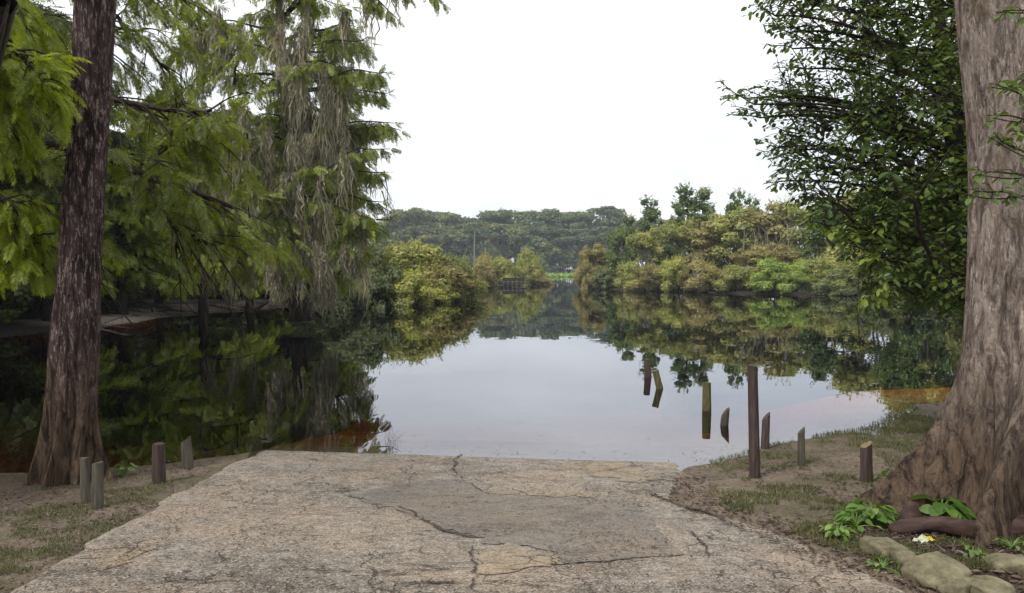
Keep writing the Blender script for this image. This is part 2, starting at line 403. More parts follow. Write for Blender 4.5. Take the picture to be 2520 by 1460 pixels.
left_shade = g.ramp(g.math('ADD', g.math('MULTIPLY', vl.outputs['Value'], .4), g.math('MULTIPLY', nB, .35)), [(.45, .8), (.85, 0.)])  # tree shade over the left bank, painted into the soil colour
c = g.mix(left_shade, c, g.mix(g.ramp(nC, [(.4, 0.), (.62, 1.)]), (.02, .014, .012), (.08, .058, .048)))
nb = g.bump(nC, .9, .012, g.bump(nD, .9, .02, g.bump(nB, .6, .03)))
g.prin(c, .92, nb, .15)
M['soil'] = g.m
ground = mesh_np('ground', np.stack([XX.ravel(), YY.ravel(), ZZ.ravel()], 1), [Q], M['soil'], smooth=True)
tag(ground, kind='structure')

# ------------------------------------------------------------------ water: closed body with brown tannin
g = NG('tannin_water')
v = g.pos((1, .55, 1))
n1 = g.noise(v, 1.1, 2, .5); n2 = g.noise(v, .16, 2)
nb = g.bump(n1, .35, .009, g.bump(n2, .3, .03))
fr = g.n('ShaderNodeFresnel'); fr.inputs[0].default_value = 1.95; g.l(nb, fr.inputs['Normal'])
gl = g.n('ShaderNodeBsdfGlossy'); gl.inputs['Roughness'].default_value = .0; gl.inputs[0].default_value = (.93, .94, 1, 1); g.l(nb, gl.inputs['Normal'])
tr = g.n('ShaderNodeBsdfTransparent'); ms = g.n('ShaderNodeMixShader')
g.l(fr.outputs[0], ms.inputs[0]); g.l(tr.outputs[0], ms.inputs[1]); g.l(gl.outputs[0], ms.inputs[2]); g.l(ms.outputs[0], g.o.inputs[0])
va = g.n('ShaderNodeVolumeAbsorption'); va.inputs[0].default_value = (.88, .62, .2, 1); va.inputs[1].default_value = 3.4
g.l(va.outputs[0], g.o.inputs[1])
x0, x1, y0, y1, zb = -600, 600, -25, 880, -2.75
V = [(x0, y0, 0), (x1, y0, 0), (x1, y1, 0), (x0, y1, 0), (x0, y0, zb), (x1, y0, zb), (x1, y1, zb), (x0, y1, zb)]
wtr = mesh_np('water', V, [[(0, 1, 2, 3), (7, 6, 5, 4), (0, 4, 5, 1), (1, 5, 6, 2), (2, 6, 7, 3), (3, 7, 4, 0)]], g.m)
tag(wtr, kind='structure')

# ------------------------------------------------------------------ boat ramp of old concrete
def concrete(name, c_lo, c_hi, agg=1.0, crack=True):
    g = NG(name); p = g.pos(); pv = g.pos((.55, 1.25, 1))
    a = g.noise(p, 1.1, 5, .65); b = g.noise(p, 6, 7, .78, .5); vo = g.vor(p, 95, 'F1', 'Color'); d2 = g.noise(pv, 28, 5, .75, .8)
    c = g.mix(g.ramp(b, [(.34, 0.), (.66, 1.)]), c_lo, c_hi)
    c = g.mix(g.ramp(a, [(.42, 0.), (.62, .7)]), c, [c_hi[0]*.98, c_hi[1]*.84, c_hi[2]*.72])
    c = g.mix(g.ramp(g.noise(pv, 2.3, 5, .7), [(.5, 0.), (.66, .55)]), c, [k*.62 for k in c_lo])
    bw = g.n('ShaderNodeRGBToBW'); g.l(vo, bw.inputs[0])
    c = g.mix(g.math('MULTIPLY', g.ramp(bw.outputs[0], [(.66, 0.), (.8, 1.)]), .5*agg), c, [min(.62, k*1.45+.04) for k in c_hi])
    c = g.mix(g.math('MULTIPLY', g.ramp(bw.outputs[0], [(.2, 1.), (.34, 0.)]), .5*agg), c, [k*.45 for k in c_lo])
    c = g.mix(g.ramp(d2, [(.36, .85), (.45, 0.)]), c, [k*.4 for k in c_lo])
    c = g.mix(g.ramp(g.noise(g.pos((.5, 1.4, 1)), 11, 6, .8, 1.2), [(.36, .7), (.44, 0.)]), c, [k*.5 for k in c_lo])
    nb = g.bump(g.noise(pv, 60, 4, .8), .8, .008, g.bump(b, .9, .03))
    if crack:
        dv = g.n('ShaderNodeVectorMath', operation='ADD'); nn = g.n('ShaderNodeTexNoise'); nn.inputs['Scale'].default_value = 4; nn.inputs['Detail'].default_value = 6
        g.l(p, nn.inputs['Vector']); g.l(p, dv.inputs[0]); sc = g.n('ShaderNodeVectorMath', operation='SCALE'); sc.inputs[3].default_value = .45
        g.l(nn.outputs['Color'], sc.inputs[0]); g.l(sc.outputs[0], dv.inputs[1])
        ck = g.vor(dv.outputs[0], 2.3, 'DISTANCE_TO_EDGE')
        m = g.math('MULTIPLY', g.ramp(ck, [(.004, .85), (.02, 0.)]), g.ramp(g.noise(p, 1.7, 4), [(.47, 0.), (.55, 1.)]))
        c = g.mix(m, c, (.05, .035, .028))
        nb = g.bump(g.math('SUBTRACT', 1, m), .8, .012, nb)
    g.prin(c, .9, nb, .2); return g.m
M['conc'] = concrete('old_concrete', (.115, .1, .083), (.305, .27, .23))
M['conc_grey'] = concrete('grey_patch_concrete', (.12, .108, .095), (.21, .19, .167), .8, False)
M['conc_tan'] = concrete('tan_patch_concrete', (.17, .14, .108), (.31, .262, .2), .8, True)
M['crack'] = plain('crack_dirt', (.02, .014, .012), (.07, .05, .04), 30)
yy = np.concatenate([np.arange(-4, 3.5, .4), np.arange(3.5, 10.4, .05)]); uu = np.linspace(0, 1, 90)
V = []
for y in yy:
    jl = float(fbm(np.array([y*1.7]), np.array([3.]), 31))*.10+float(fbm(np.array([y*9]), np.array([5.]), 33))*.05
    jr = float(fbm(np.array([y*2.3]), np.array([8.]), 35))*.16+float(fbm(np.array([y*9]), np.array([2.]), 37))*.08
    xl = RAMP_L+jl; xr = float(ramp_right(y))+jr
    for u in uu:
        x = xl+(xr-xl)*u
        e = min(u, 1-u)*(xr-xl)
        z = float(ramp_z(x, y))
        V.append([x, y, z-.02*max(0, 1-e/.06)])
V = np.array(V); V[:, 2] += fbm(V[:, 0]*1.3, V[:, 1]*1.3, 12)*.012*(V[:, 1] < 7.9)
n2_ = len(uu); m_ = len(yy)
i, j = np.meshgrid(np.arange(m_-1), np.arange(n2_-1), indexing='ij'); i = i.ravel(); j = j.ravel()
Qr = np.stack([i*n2_+j, i*n2_+j+1, (i+1)*n2_+j+1, (i+1)*n2_+j], 1)
V2 = V.copy(); V2[:, 2] -= .06
rim = list(range(0, n2_))+[k*n2_+n2_-1 for k in range(1, m_)]+[(m_-1)*n2_+k for k in range(n2_-2, -1, -1)]+[k*n2_ for k in range(m_-2, 0, -1)]
rim = np.array(rim); nxt = np.roll(rim, -1); off = len(V)
Qs = np.stack([rim, rim+off, nxt+off, nxt], 1)
ramp_o = mesh_np('boat_ramp', np.concatenate([V, V2]), [Qr, Qs], M['conc'], smooth=False)
tag(ramp_o, kind='structure')
def rz(x, y):
    x = np.asarray(x, float); y = np.asarray(y, float)
    return ramp_z(x, y)+fbm(x*1.3, y*1.3, 12)*.012*(y < 7.9)
def RG(px, py): return G(px, py, 'r')
def sheet(name, pix, m, lift=.005, jit=.015, seed=1):
    jit = jit*1.5
    """irregular patch laid on the ramp, gridded so that it follows it"""
    pts = [RG(*p) for p in pix]; r = np.random.default_rng(seed); ring = []
    for a, b in zip(pts, pts[1:]+pts[:1]):
        n = max(2, int((b-a).length/.06))
        for k in range(n):
            q = a.lerp(b, k/n); ring.append((q.x+r.normal()*jit, q.y+r.normal()*jit))
    P2 = np.array(ring); c = P2.mean(0)
    from mathutils.geometry import tessellate_polygon, delaunay_2d_cdt
    inner = []
    mn = P2.min(0); mxx = P2.max(0)
    gx, gy = np.meshgrid(np.arange(mn[0], mxx[0], .12), np.arange(mn[1], mxx[1], .12)); gx = gx.ravel(); gy = gy.ravel()
    def inside(x, y):
        c = False; n = len(P2)
        for k in range(n):
            x1, y1 = P2[k]; x2, y2 = P2[(k+1) % n]
            if (y1 > y) != (y2 > y) and x < (x2-x1)*(y-y1)/(y2-y1)+x1: c = not c
        return c
    for x, y in zip(gx, gy):
        if inside(x, y) and np.min((P2[:, 0]-x)**2+(P2[:, 1]-y)**2) > .05**2: inner.append((x, y))
    allp = [Vector(p) for p in ring]+[Vector(p) for p in inner]
    n = len(ring)
    vo, _, fo, *_ = delaunay_2d_cdt(allp, [(k, (k+1) % n) for k in range(n)], [list(range(n))], 1, 1e-5)
    VV = np.array([(p[0], p[1], 0) for p in vo], float); VV[:, 2] = rz(VV[:, 0], VV[:, 1])+lift
    o = mesh_np(name, VV, [np.array([f for f in fo if len(f) == 3])], m, ramp_o)
    return o
sheet('grey_patch', [(888, 1213), (1043, 1185), (1133, 1181), (1198, 1218), (1400, 1224), (1570, 1230), (1595, 1274), (1675, 1362), (1500, 1380), (1384, 1386), (1369, 1359), (1294, 1344), (1188, 1339), (1188, 1324), (1093, 1304), (1043, 1279), (933, 1244), (852, 1222)], M['conc_grey'], .006, .01, 2)
sheet('tan_patch', [(1176, 1345), (1290, 1348), (1360, 1362), (1378, 1388), (1290, 1402), (1200, 1430), (1174, 1400)], M['conc_tan'], .006, .02, 3)
sheet('tan_patch', [(1205, 1213), (1330, 1205), (1480, 1212), (1470, 1221), (1330, 1221), (1215, 1221)], M['conc_tan'], .005, .03, 4)
sheet('tan_patch', [(1430, 1145), (1540, 1143), (1600, 1160), (1660, 1180), (1560, 1185), (1450, 1172)], M['conc_tan'], .005, .03, 5)
sheet('tan_patch', [(215, 1392), (300, 1356), (370, 1352), (330, 1390), (235, 1418)], M['conc_tan'], .005, .03, 6)
def crack(pix, wd, seed, branch=0):
    r = np.random.default_rng(seed); pts = [RG(*p) for p in pix]
    line = []
    for a, b in zip(pts, pts[1:]):
        n = max(2, int((b-a).length/.035))
        line += [a.lerp(b, k/n) for k in range(n)]
    line.append(pts[-1]); mb = MB()
    A = np.array([(p.x, p.y) for p in line]); n = len(A)
    off = np.cumsum(r.normal(size=(n, 2))*.011, axis=0); off -= np.linspace(0, 1, n)[:, None]*off[-1]
    A = A+off
    T = np.gradient(A, axis=0); T /= np.linalg.norm(T, axis=1)[:, None]+1e-9; Nn = np.stack([-T[:, 1], T[:, 0]], 1)
    ww = wd*.8*(.15+1.2*r.random(n))*np.sin(np.linspace(.12, 3.0, n))**.4
    Lp = A+Nn*ww[:, None]*.5; Rp = A-Nn*ww[:, None]*.5
    VV = np.concatenate([np.c_[Lp, rz(Lp[:, 0], Lp[:, 1])+.0105], np.c_[Rp, rz(Rp[:, 0], Rp[:, 1])+.0105]])
    k = np.arange(n-1); mb.add(VV, np.stack([k, k+n, k+n+1, k+1], 1))
    mb.build('crack', M['crack'], ramp_o)
for q, (pix, wd) in enumerate([
    ([(1128, 1120), (1131, 1160), (1135, 1181)], .03), ([(600, 1212), (740, 1214), (888, 1214)], .014), ([(1166, 1346), (1172, 1400), (1180, 1470)], .022),
    ([(672, 1409), (860, 1411), (1050, 1407), (1110, 1403)], .022), ([(876, 1430), (950, 1418), (1010, 1406)], .016), ([(1010, 1396), (1100, 1390), (1166, 1385)], .018),
    ([(980, 1392), (1060, 1400), (1166, 1402)], .014), ([(1690, 1308), (1720, 1332), (1742, 1368)], .03), ([(1043, 1279), (1093, 1303), (1150, 1322), (1180, 1326)], .04),
    ([(1043, 1279), (1010, 1262), (980, 1250)], .02), ([(1600, 1212), (1660, 1240), (1740, 1262), (1800, 1290)], .05), ([(1110, 1450), (1220, 1440), (1330, 1448)], .02),
    ([(1000, 1440), (1060, 1432), (1160, 1436)], .03), ([(1260, 1206), (1300, 1222)], .018), ([(1150, 1190), (1200, 1216)], .018), ([(860, 1222), (930, 1246), (1040, 1281)], .012),
    ([(1384, 1387), (1480, 1380), (1560, 1376)], .012), ([(1330, 1144), (1380, 1150), (1420, 1158)], .016), ([(1480, 1164), (1530, 1150), (1560, 1152)], .012),
    ([(900, 1398), (925, 1412), (905, 1440), (930, 1470)], .015), ([(520, 1420), (640, 1400), (760, 1396)], .010), ([(330, 1450), (420, 1434), (470, 1400)], .012),
    ([(1200, 1400), (1290, 1404), (1384, 1388)], .010), ([(1700, 1170), (1760, 1176), (1810, 1172)], .02), ([(1240, 1180), (1330, 1178), (1420, 1190), (1500, 1192)], .008)]):
    crack(pix, wd, 50+q)

# ------------------------------------------------------------------ woodland protos (far and middle distance)
def leaf_cloud(r, clumps, n, size, up=.35, flat=1.0, fill=.25):
    """clumps: (x,y,z,rx,rz)"""
    C = np.array(clumps); vol = (C[:, 3]**2)*C[:, 4]; vol = vol**.75; pr = vol/vol.sum()
    k = r.choice(len(C), n, p=pr)
    d = r.normal(size=(n, 3)); d[:, 2] = d[:, 2]+up; d /= np.linalg.norm(d, axis=1)[:, None]
    rad = np.where(r.random(n) < fill, r.random(n)**.5, r.normal(.95, .1, n))
    c = C[k]
    # bumpy surface of each clump
    bu = 1+.22*np.sin(d[:, 0]*5+k*1.7)*np.sin(d[:, 1]*4.3+k)+.12*np.sin(d[:, 2]*9+k*2.1)
    Pp = c[:, :3]+d*(rad*bu)[:, None]*np.stack([c[:, 3], c[:, 3], c[:, 4]], 1)
    N = d*1.0+r.normal(size=(n, 3))*.42; N[:, 2] += .35
    D = np.cross(N, r.normal(size=(n, 3)))
    return scatter(CLUMP_V, CLUMP_Q, Pp, D, N, size*r.uniform(.55, 1.35, n))
def wood_tree(r, H, Wd, n, size, style, leafm, barkm, name, shoots=0):
    """builds trunk and crown meshes under an empty at the origin"""
    root = empty(name)
    mb = MB(); cl = []
    if style == 'oak':
        nl = 9+int(r.integers(0, 4)); th = H*.42
        trk = wob(np.linspace((0, 0, -.3), (r.normal()*.3, r.normal()*.3, H*.75), 9), .15*H/20, int(r.integers(1e6)))
        tube(mb, trk, np.linspace(H*.022, H*.008, 9), 7)
        for q in range(nl*2):
            a = r.random()*6.28; rr = Wd*.5*(r.random()**.6)*.85; zt = H*(.5+.42*(1-(rr/(Wd*.5))**2)**.5*r.uniform(.55, 1.02))
            e = np.array([math.cos(a)*rr, math.sin(a)*rr, zt]); s = trk[int(r.integers(3, 8))]
            if q < 12: tube(mb, bez(s, (s+e)/2+[0, 0, -.05*H], e, 7), np.linspace(H*.008, H*.002, 7), 5, False)
            cr_ = Wd*r.uniform(.10, .2); cl.append((*e, cr_, cr_*r.uniform(.3, .5)))
        for q in range(8):
            a = r.random()*6.28; rr = Wd*.38*r.random()**.5; cl.append((math.cos(a)*rr, math.sin(a)*rr, H*r.uniform(.25, .55), Wd*.17, Wd*.13))
    elif style == 'tall':
        trk = wob(np.linspace((0, 0, -.3), (r.normal()*.4, r.normal()*.4, H*.97), 12), .12*H/10, int(r.integers(1e6)))
        tube(mb, trk, np.linspace(H*.016, H*.003, 12), 6)
        for q in range(46):
            t = r.uniform(.35, 1); s = trk[min(11, int(t*11))]; a = r.random()*6.28; rr = Wd*.5*(1.25-t)*r.uniform(.3, 1.1)
            e = s+[math.cos(a)*rr, math.sin(a)*rr, H*r.uniform(.02, .1)]
            tube(mb, bez(s, (s+e)/2, e, 4), np.linspace(H*.005, H*.0015, 4), 4, False)
            cl.append((*e, Wd*r.uniform(.03, .09), Wd*r.uniform(.04, .1)))
    elif style == 'round':
        tk_ = []
        for q in range(5):
            a = q*1.25+r.random(); e = np.array([math.cos(a)*Wd*.22, math.sin(a)*Wd*.22, H*r.uniform(.6, .85)])
            p_ = wob(bez((r.normal()*.1, r.normal()*.1, -.3), e*[.4, .4, .6], e, 10), .08, int(r.integers(1e6))); tk_.append(p_)
            tube(mb, p_, np.linspace(H*.013, H*.004, 10), 5, False)
        asy = r.uniform(.7, 1.15, 8)
        for q in range(40):
            a = r.random()*6.28; t = r.uniform(.1, 1)**.85; rr = Wd*.5*math.sqrt(max(.02, 1-(2*abs(t-.45)/1.25)**2))*r.uniform(.3, .95)*asy[int(a/6.2832*8) % 8]
            s = Wd*r.uniform(.05, .15); e = np.array([math.cos(a)*rr, math.sin(a)*rr, H*t*.9*r.uniform(.9, 1.06)]); cl.append((*e, s, s*r.uniform(.6, .9)))
            p_ = tk_[q % 5]; b_ = p_[min(9, max(2, int(t*9)-1))]
            tube(mb, wob(bez(b_, (b_+e)/2+[0, 0, .1], e, 6), .06, q), np.linspace(H*.004, H*.0012, 6), 4, False)
    else:      # shrub: domed to the water, stems below
        for q in range(9):
            a = q*.7+r.random(); e = np.array([math.cos(a)*Wd*.33, math.sin(a)*Wd*.33, H*r.uniform(.4, .7)])
            tube(mb, wob(bez((math.cos(a)*.25, math.sin(a)*.25, -.8), e*[.7, .7, .4], e, 8), .04, int(r.integers(1e6))), np.linspace(.035, .012, 8)*(H/3)**.5, 4, False)
        for q in range(46):
            a = r.random()*6.28; t = r.random(); rr = Wd*.5*math.sqrt(max(.03, 1-t**1.8))*r.uniform(.3, .95)
            s = Wd*r.uniform(.07, .15); cl.append((math.cos(a)*rr, math.sin(a)*rr, .07*H+H*t*.82, s, s*.75))
    V, Qd = leaf_cloud(r, cl, n, size)
    mc = MB(); mc.add(V, Qd)
    # shoots that break the outline
    if shoots:
        C = np.array(cl); PP = []; DD = []
        for q in range(shoots):
            c = C[int(r.integers(len(C)))]; d = r.normal(size=3); d[2] = abs(d[2])+.7; d /= np.linalg.norm(d)
            s = c[:3]+d*[c[3], c[3], c[4]]; Ls = Wd*r.uniform(.05, .13)
            for t in np.linspace(0, 1, 9):
                PP.append(s+d*Ls*t); dd = r.normal(size=3)+d; DD.append(dd)
        PP = np.array(PP); DD = np.array(DD)
        mc.add(*scatter(LEAF_V, LEAF_Q, PP, DD, r.normal(size=PP.shape), np.full(len(PP), size*.95)))
    mb.build('trunk', barkm, root, True)
    cr_o = mc.build('crown', leafm, root)
    return root
ORD = ['first', 'second', 'third', 'fourth', 'fifth', 'sixth', 'seventh', 'eighth', 'ninth', 'tenth', 'eleventh', 'twelfth', 'thirteenth', 'fourteenth',
       'fifteenth', 'sixteenth', 'seventeenth', 'eighteenth', 'nineteenth', 'twentieth', 'twenty-first', 'twenty-second', 'twenty-third', 'twenty-fourth', 'twenty-fifth', 'twenty-sixth', 'twenty-seventh', 'twenty-eighth', 'twenty-ninth', 'thirtieth']
class Planter:
    """places copies of a few source trees; the first use moves the source itself"""
    def __init__(s): s.used = set()
    def put(s, proto, loc, rzv, sc, label, cat, group):
        if proto.name not in s.used:
            s.used.add(proto.name); o = proto; o.location = loc; o.rotation_euler = (0, 0, rzv); o.scale = sc
            tag(o, label, cat, group)
            return o
        o = copy_tree(proto, loc, rzv, sc, label, group); o['category'] = cat
        return o
PL = Planter()
r = np.random.default_rng(21)
# far forest (230 m and beyond)
oaks = [wood_tree(r, 20, 17, 9000, .62, 'oak', M['far_dark' if k % 2 == 0 else 'far_mid'], M['bark_pale' if k == 1 else 'bark'], 'oak_tree') for k in range(4)]
rounds = [wood_tree(r, 12, 12, 5000, .6, 'round', M['far_mid' if k else 'far_dark'], M['bark'], 'broadleaf_tree') for k in range(2)]
for o in oaks+rounds: o['proto'] = 1
def row(name, protos, pxs, Y, H, H0p, labelf, cat, group, ws=1.0, base=None, seed=1):
    r = np.random.default_rng(seed); out_ = []
    for k, px in enumerate(pxs):
        y = Y+r.uniform(-.04, .04)*Y; x = (px-W0/2)/F*y
        h = (H[k] if hasattr(H, '__len__') else H)*r.uniform(.95, 1.05); s = h/H0p
        z = max(gz(x, y), -.3) if base is None else base
        out_.append(PL.put(protos[(k*7+seed) % len(protos)], (x, y, z), r.random()*6.28, (s*ws*r.uniform(.9, 1.1), s*ws*r.uniform(.9, 1.1), s), labelf(k, len(pxs)), cat, group))
    return out_
def heights(pxs, prof, Y):   # profile: picture line of the tree tops -> heights in metres
    return [CZ+(HZ-np.interp(p, [q[0] for q in prof], [q[1] for q in prof]))/F*Y for p in pxs]
skyline = [(850, 590), (940, 552), (990, 522), (1060, 512), (1130, 520), (1160, 532), (1220, 516), (1330, 514), (1400, 524), (1450, 528), (1485, 512), (1520, 530), (1600, 530), (1750, 540)]
px1 = [760, 835, 905, 958, 1005, 1052, 1102, 1150, 1198, 1243, 1290, 1338, 1385, 1430, 1484, 1530, 1590, 1660, 1730, 1810]
row('far', oaks, px1, 290, heights(px1, skyline, 290), 20, lambda k, n: f'tall oak on the far skyline, {ORD[k]} of the back row from the left', 'tree', 'tall oaks on the far skyline', 1.0, seed=3)
px2 = [800, 880, 940, 985, 1030, 1078, 1120, 1172, 1222, 1268, 1318, 1362, 1412, 1460, 1510, 1570]
row('far', oaks, px2, 268, [h*.78 for h in heights(px2, skyline, 268)], 20, lambda k, n: f'shaded oak in the far shore middle row, {ORD[k]} from the left', 'tree', 'oaks in the middle row of the far wood', 1.05, seed=5)
px3 = [985, 1050, 1110, 1165, 1280, 1330, 1365, 1400, 1440, 1490]
row('far', rounds, px3, 258, [5, 6.5, 6, 7, 6, 13, 8, 7.5, 6.5, 9], 12, lambda k, n: f'low rounded tree at the foot of the far wood, {ORD[k]} from the left', 'tree', 'low waterside trees of the far shore', 1.25, seed=8)
# bare pale trunks of the far wood and two palms
def pale_trunk(px, y0_, y1_, Y, label):
    a = P(px, y0_, Y); b = P(px+2, y1_, Y); rt = empty('bare_tree', (a.x, a.y, 0), label, 'tree')
    mb = MB(); tube(mb, wob(np.linspace((0, 0, -.3), (b.x-a.x, 0, b.z), 9), .12, px), np.linspace(.3, .2, 9), 6)
    mb.build('trunk', M['bark_pale'], rt, True)
    V, Qd = leaf_cloud(np.random.default_rng(px), [(b.x-a.x+dx, 0, b.z+dz, 2.2, 1.2) for dx, dz in ((0, .5), (-2, 0), (2, .3))], 500, .5)
    mc = MB(); mc.add(V, Qd); mc.build('crown', M['far_mid'], rt)
pale_trunk(1167, 676, 556, 252, 'tree with a long bare pale trunk against the dark far wood')
def palm(px, top, Y, label):
    a = P(px, HZ, Y); h = P(px, top, Y).z; rt = empty('palm_tree', (a.x, Y, 0), label, 'palm tree')
    mb = MB(); tube(mb, wob(np.linspace((0, 0, -.3), (.3, 0, h-2.5), 8), .06, px), np.linspace(.28, .2, 8), 8); mb.build('trunk', M['bark_pale'], rt, True)
    r = np.random.default_rng(px); PP = []; DD = []; NN = []; SS = []
    for k in range(34):
        az = r.random()*6.28; el = r.uniform(-.9, 1.2); d = np.array([math.cos(az)*math.cos(el), math.sin(az)*math.cos(el), math.sin(el)])
        for t in range(9):
            dd = d+r.normal(size=3)*.25; PP.append(np.array([.3, 0, h-2.2])+d*1.1); DD.append(dd-[0, 0, .25]); NN.append(r.normal(size=3)); SS.append(r.uniform(1., 1.9))
    tv = LEAF_V*[1, .22, 1]
    mc = MB(); mc.add(*scatter(tv, LEAF_Q, PP, DD, NN, SS)); mc.build('crown', M['grey_green'], rt)
palm(1192, 590, 240, 'palm tree left of its neighbour before the dark far wood')
palm(1330, 645, 215, 'small palm tree by the green marsh strip')
palm(1207, 610, 236, 'shorter palm tree standing right beside the taller palm')

# marsh strip
g = np.random.default_rng(5)
n = 9000; X = g.uniform(-6, 24, n); Y = g.uniform(190, 225, n); keep = (np.abs((X-10)/15)**2+((Y-205)/15)**2) < 1+.3*g.normal(size=n); X = X[keep]; Y = Y[keep]
V, Qd = scatter(LEAF_V, LEAF_Q, np.stack([X, Y, np.full(len(X), .0)], 1), np.stack([g.normal(size=len(X)), g.normal(size=len(X)), np.full(len(X), .35)], 1), g.normal(size=(len(X), 3))*.3+[0, 0, 1], g.uniform(.6, 1.4, len(X)))
mm = MB(); mm.add(V, Qd); tag(mm.build('marsh_grass', foliage('marsh_green', [(.12, .2, .05), (.2, .32, .08), (.3, .42, .14)], .2)), kind='stuff', label='bright green floating marsh strip before the far wood', cat='marsh plants')

# middle distance protos
r = np.random.default_rng(33)
def protos(style, mats, H, Wd, n, size, name, shoots=40):
    return [wood_tree(r, H, Wd, n, size, style, M[m], M['bark'], name, shoots) for m in mats]
sh_olive, sh_yellow, sh_rust, sh_grey, sh_bright = protos('shrub', ['olive', 'yellow', 'rust', 'grey_green', 'bright'], 3.5, 5, 19000, .125, 'shrub', 260)
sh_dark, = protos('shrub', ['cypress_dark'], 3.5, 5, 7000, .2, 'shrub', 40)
_bk = M['bark']; M['bark'] = M['bark_pale']
rd_olive, rd_green, rd_rust, rd_yellow = protos('round', ['olive', 'green', 'rust', 'olive'], 8, 6, 15000, .165, 'broadleaf_tree', 260)
M['bark'] = _bk
tl_green, tl_grey = protos('tall', ['green', 'grey_green'], 10, 4.5, 4200, .2, 'slender_tree', 160)
def plant(proto, px, wl, top, wd_px, W_, H_, label, cat, group, dy=0):
    """stand a tree so that its waterline sits at picture height wl and its top at top"""
    x, y = wat(px, wl); y += dy; x = (px-W0/2)/F*y
    h = P(px, top, y).z; wdm = 1.18*wd_px/F*y; b = gz(x, y); b = max(b, -.25)
    PL.put(proto, (x, y, b), (px*.37) % 6.28, (wdm/W_, wdm/W_, (h-b)/H_*(.97)), label, cat, group)
gl_ = 'shrubs of the left shore point'
for a in [(sh_olive, 1010, 746, 584, 210, 'olive rounded shrub forming the top of the left shore point', 2), (sh_rust, 1075, 744, 640, 170, 'rust tinged shrub on the water side of the left point', 1),
          (sh_yellow, 1000, 750, 662, 130, 'yellow flecked shrub low at the water in front of the left point', 0), (sh_olive, 1105, 742, 625, 150, 'olive shrub sloping down to the right tip of the left point', 1.5),
          (sh_yellow, 1062, 745, 690, 110, 'small bright yellow green shrub at the waterline of the left point', 0), (sh_rust, 960, 746, 620, 130, 'brownish shrub tucked at the left of the rounded olive shrub', 3),
          (sh_grey, 900, 752, 600, 170, 'grey green willowy shrub between mossy cypress and left point', 0), (sh_olive, 1135, 740, 690, 80, 'lowest olive shrub at the very tip of the left point', .5),
          (sh_grey, 850, 756, 650, 150, 'grey green shrub under the trailing moss of the cypress', -2)]:
    plant(a[0], a[1], a[2], a[3], a[4], 5, 3.5, a[5], 'shrub', gl_, a[6])
gm_ = 'flooded shrubs in mid lake'
for a in [(sh_rust, 1190, 704, 628, 60, 'dull brown flooded shrub, leftmost of the mid lake clump'), (sh_olive, 1232, 703, 628, 85, 'broad olive flooded shrub in mid lake left of the tall one'),
          (sh_yellow, 1300, 701, 614, 62, 'tallest yellow green flooded shrub of the mid lake clump'), (sh_rust, 1325, 701, 668, 60, 'low brown flooded shrub right of the tallest mid lake one'), (sh_olive, 1262, 702, 655, 60, 'low olive flooded shrub filling the middle of the mid lake clump')]:
    plant(a[0], a[1], a[2], a[3], a[4], 5, 3.5, a[5], 'shrub', gm_, 0)
gr_ = 'trees and shrubs of the right shore'
for a in [(rd_rust, 1462, 711, 583, 90, 'broadleaf', 'orange brown tree at the left end of the right shore', 3), (rd_green, 1522, 713, 545, 90, 'broadleaf', 'dark green tree right of the orange brown end tree', 4),
          (rd_olive, 1590, 716, 552, 100, 'broadleaf', 'yellow olive tree in the front of the right shore, beside the dark green one', 3), (rd_olive, 1660, 716, 530, 110, 'broadleaf', 'olive tree below the gap between the two groups of slender trees', 6),
          (rd_green, 1625, 716, 590, 90, 'broadleaf', 'mid green round tree low behind the right shore brown thicket', 4), (rd_rust, 1730, 718, 520, 130, 'broadleaf', 'brown olive tree left of the tallest dome of the right shore', 8),
          (rd_yellow, 1800, 720, 500, 140, 'broadleaf', 'olive dome on the left flank of the tallest crown', 10), (rd_rust, 1885, 722, 468, 160, 'broadleaf', 'tallest brown topped dome of the right shore', 12),
          (rd_yellow, 1960, 724, 480, 150, 'broadleaf', 'olive dome on the right flank of the tallest crown', 12), (rd_rust, 1850, 722, 590, 100, 'broadleaf', 'pinkish brown sparse tree with pale stems below the tallest dome', 3),
          (rd_green, 2060, 725, 470, 180, 'broadleaf', 'green tree behind the leafy edge of the near right tree', 10), (rd_olive, 2150, 727, 430, 200, 'broadleaf', 'olive tree mostly hidden behind the near right tree', 9),
          (rd_green, 2280, 735, 400, 240, 'broadleaf', 'dark tree behind the near right tree beside the tan trunk', 6), (rd_rust, 1930, 724, 590, 110, 'broadleaf', 'rusty sparse tree right of the pinkish brown one', 4),
          (rd_green, 2450, 740, 480, 220, 'broadleaf', 'green tree at the far right behind the tan trunk', 6), (rd_green, 1960, 724, 600, 110, 'broadleaf', 'small green tree behind the bright green bank shrubs', 6)]:
    plant(a[0], a[1], a[2], a[3], a[4], 6, 8, a[6], 'tree', gr_, a[7])
